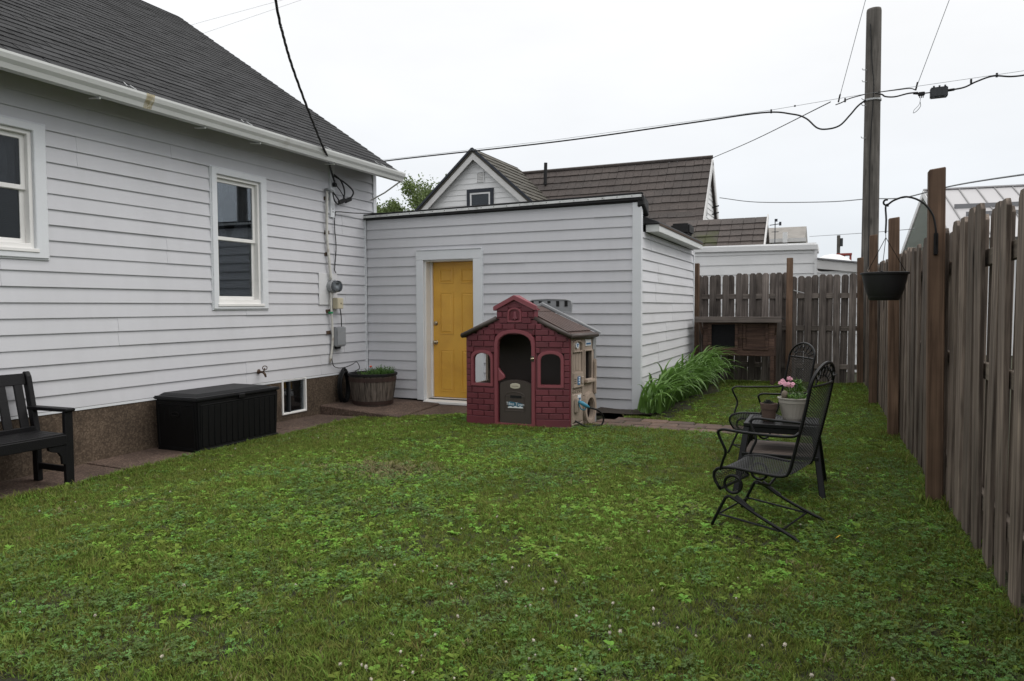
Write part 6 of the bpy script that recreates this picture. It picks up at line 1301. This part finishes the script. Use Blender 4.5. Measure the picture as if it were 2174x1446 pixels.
p = np.maximum(p, np.clip((x+.15)*1.6, 0, .9)*(y < 7)); p *= 1-.6*np.exp(-(((x+3.32)/.42)**2+((y-4.95)/.3)**2))
keep = rng.random(len(x)) < p*.55; x, y = x[keep], y[keep]; n = len(x)
scatter('clover', [clover_clump(10, .04) for _ in range(6)], 'clover_leaf', np.stack([x, y, gz(x, y)+.004], 1), rng.uniform(0, 6.28, n), rng.normal(0, .1, (n, 2)), rng.uniform(.7, 1.25, n), rng.integers(0, 6, n), ('low clover leaves spread in patches through the lawn', 'clover'))
x, y = lawn_points(64000)
cl = vnoise(x+20, y, 1.0)*.6+vnoise(x, y+9, 2.7)*.4; band = np.exp(-((y-4.6)/1.7)**2)*np.exp(-((x+2.4)/2.0)**2); dd_ = np.exp(-(((x+3.32)/.40)**2+((y-4.95)/.27)**2)*1.1); p = (1-.8*dd_)* np.clip((cl-.42+.14*band)*3.6, .05, 1)*(.4+.6*band)*np.where(x < -4.9, .35, 1)
keep = rng.random(len(x)) < p; x, y = x[keep], y[keep]; n = len(x)
scatter('broadleaf_weeds', [weed_clump(6, .016, .034, .6) for _ in range(3)]+[weed_clump(6, .022, .05, .42) for _ in range(2)]+[weed_clump(7, .03, .06, .46)], 'weed_leaf', np.stack([x, y, gz(x, y)+.006], 1), rng.uniform(0, 6.28, n), rng.normal(0, .12, (n, 2)), rng.uniform(.55, 1.2, n), rng.choice(6, n, p=[.22, .22, .22, .15, .15, .04]), ('broad-leaved plantain and dandelion weeds through the lawn', 'weeds'))
x, y = lawn_points(40000); dead = np.exp(-(((x+3.32)/.40)**2+((y-4.95)/.27)**2)*1.1)
ex_ = rng.normal(0, 1, (1500, 2)); x = np.concatenate([x, -3.3+ex_[:, 0]*.24]); y = np.concatenate([y, 4.95+ex_[:, 1]*.16]); dead = np.concatenate([dead, .42*(vnoise(x[-1500:], y[-1500:], 8) > .42)])
keep = rng.random(len(x)) < np.maximum(dead*1.3, .06*(vnoise(x, y, 1.7) > .62)+.012); x, y = x[keep], y[keep]; n = len(x)
scatter('dry_grass', [grass_clump(12, .035, .018, .0045, 2.6) for _ in range(4)], 'straw', np.stack([x, y, gz(x, y)+.006], 1), rng.uniform(0, 6.28, n), rng.normal(0, .3, (n, 2)), rng.uniform(.7, 1.3, n), rng.integers(0, 4, n), ('brown dry clippings in the patch in the middle of the lawn', 'dry grass'))
def flower_head():
    m = MB().tube([(0, 0, 0), (.002, 0, .02)], .001, 4); m.ball((.002, 0, .024), .0065, 8, 5)
    for _ in range(26):
        d = Vector((random.gauss(0, 1), random.gauss(0, 1), random.gauss(.2, 1))).normalized(); s_ = d.orthogonal().normalized(); c = Vector((.002, 0, .024))
        m.add([c+d*.006-s_*.002, c+d*.006+s_*.002, c+d*.0105], [(0, 1, 2)])
    return m
x, y = lawn_points(6000); p = np.exp(-((x+1.35)/1.0)**2)*np.clip((3.9-y)/1.2, .0, 1)*.5*(vnoise(x, y, 2.6) > .42)+.008
keep = (rng.random(len(x)) < p*1.3) & (y < 6.5); x, y = x[keep], y[keep]; n = len(x)
scatter('clover_flowers', [flower_head() for _ in range(3)], 'clover_flower', np.stack([x, y, gz(x, y)+.004], 1), rng.uniform(0, 6.28, n), rng.normal(0, .3, (n, 2)), rng.uniform(.45, .95, n), rng.integers(0, 3, n), ('small white clover blossoms dotting the front of the lawn', 'flowers'))
def fallen(name, lab, x, y, L_, mt):
    m = MB(); rosette(m, (0, 0, 0), 1, L_, L_, L_*.8, .2, .3); m.v = [(a, b, c+.004*i) for i, (a, b, c) in enumerate(m.v)]
    o = m.build('leaf', mt, fix=False); o.name = name; o.location = (x, y, float(gz(x, y))+.045); tag(o, lab, 'leaf')
fallen('fallen_leaf', 'curled orange fallen leaf lying on the lawn left of the dry patch', -4.01, 4.474, .055, 'leaf_orange')
fallen('fallen_leaf', 'small yellow fallen leaf in the lawn near the clover blossoms', -1.952, 3.082, .03, 'leaf_yellow')
fallen('fallen_leaf', 'small yellow fallen leaf beside the nearest chair foot', .019, 4.341, .03, 'leaf_yellow')
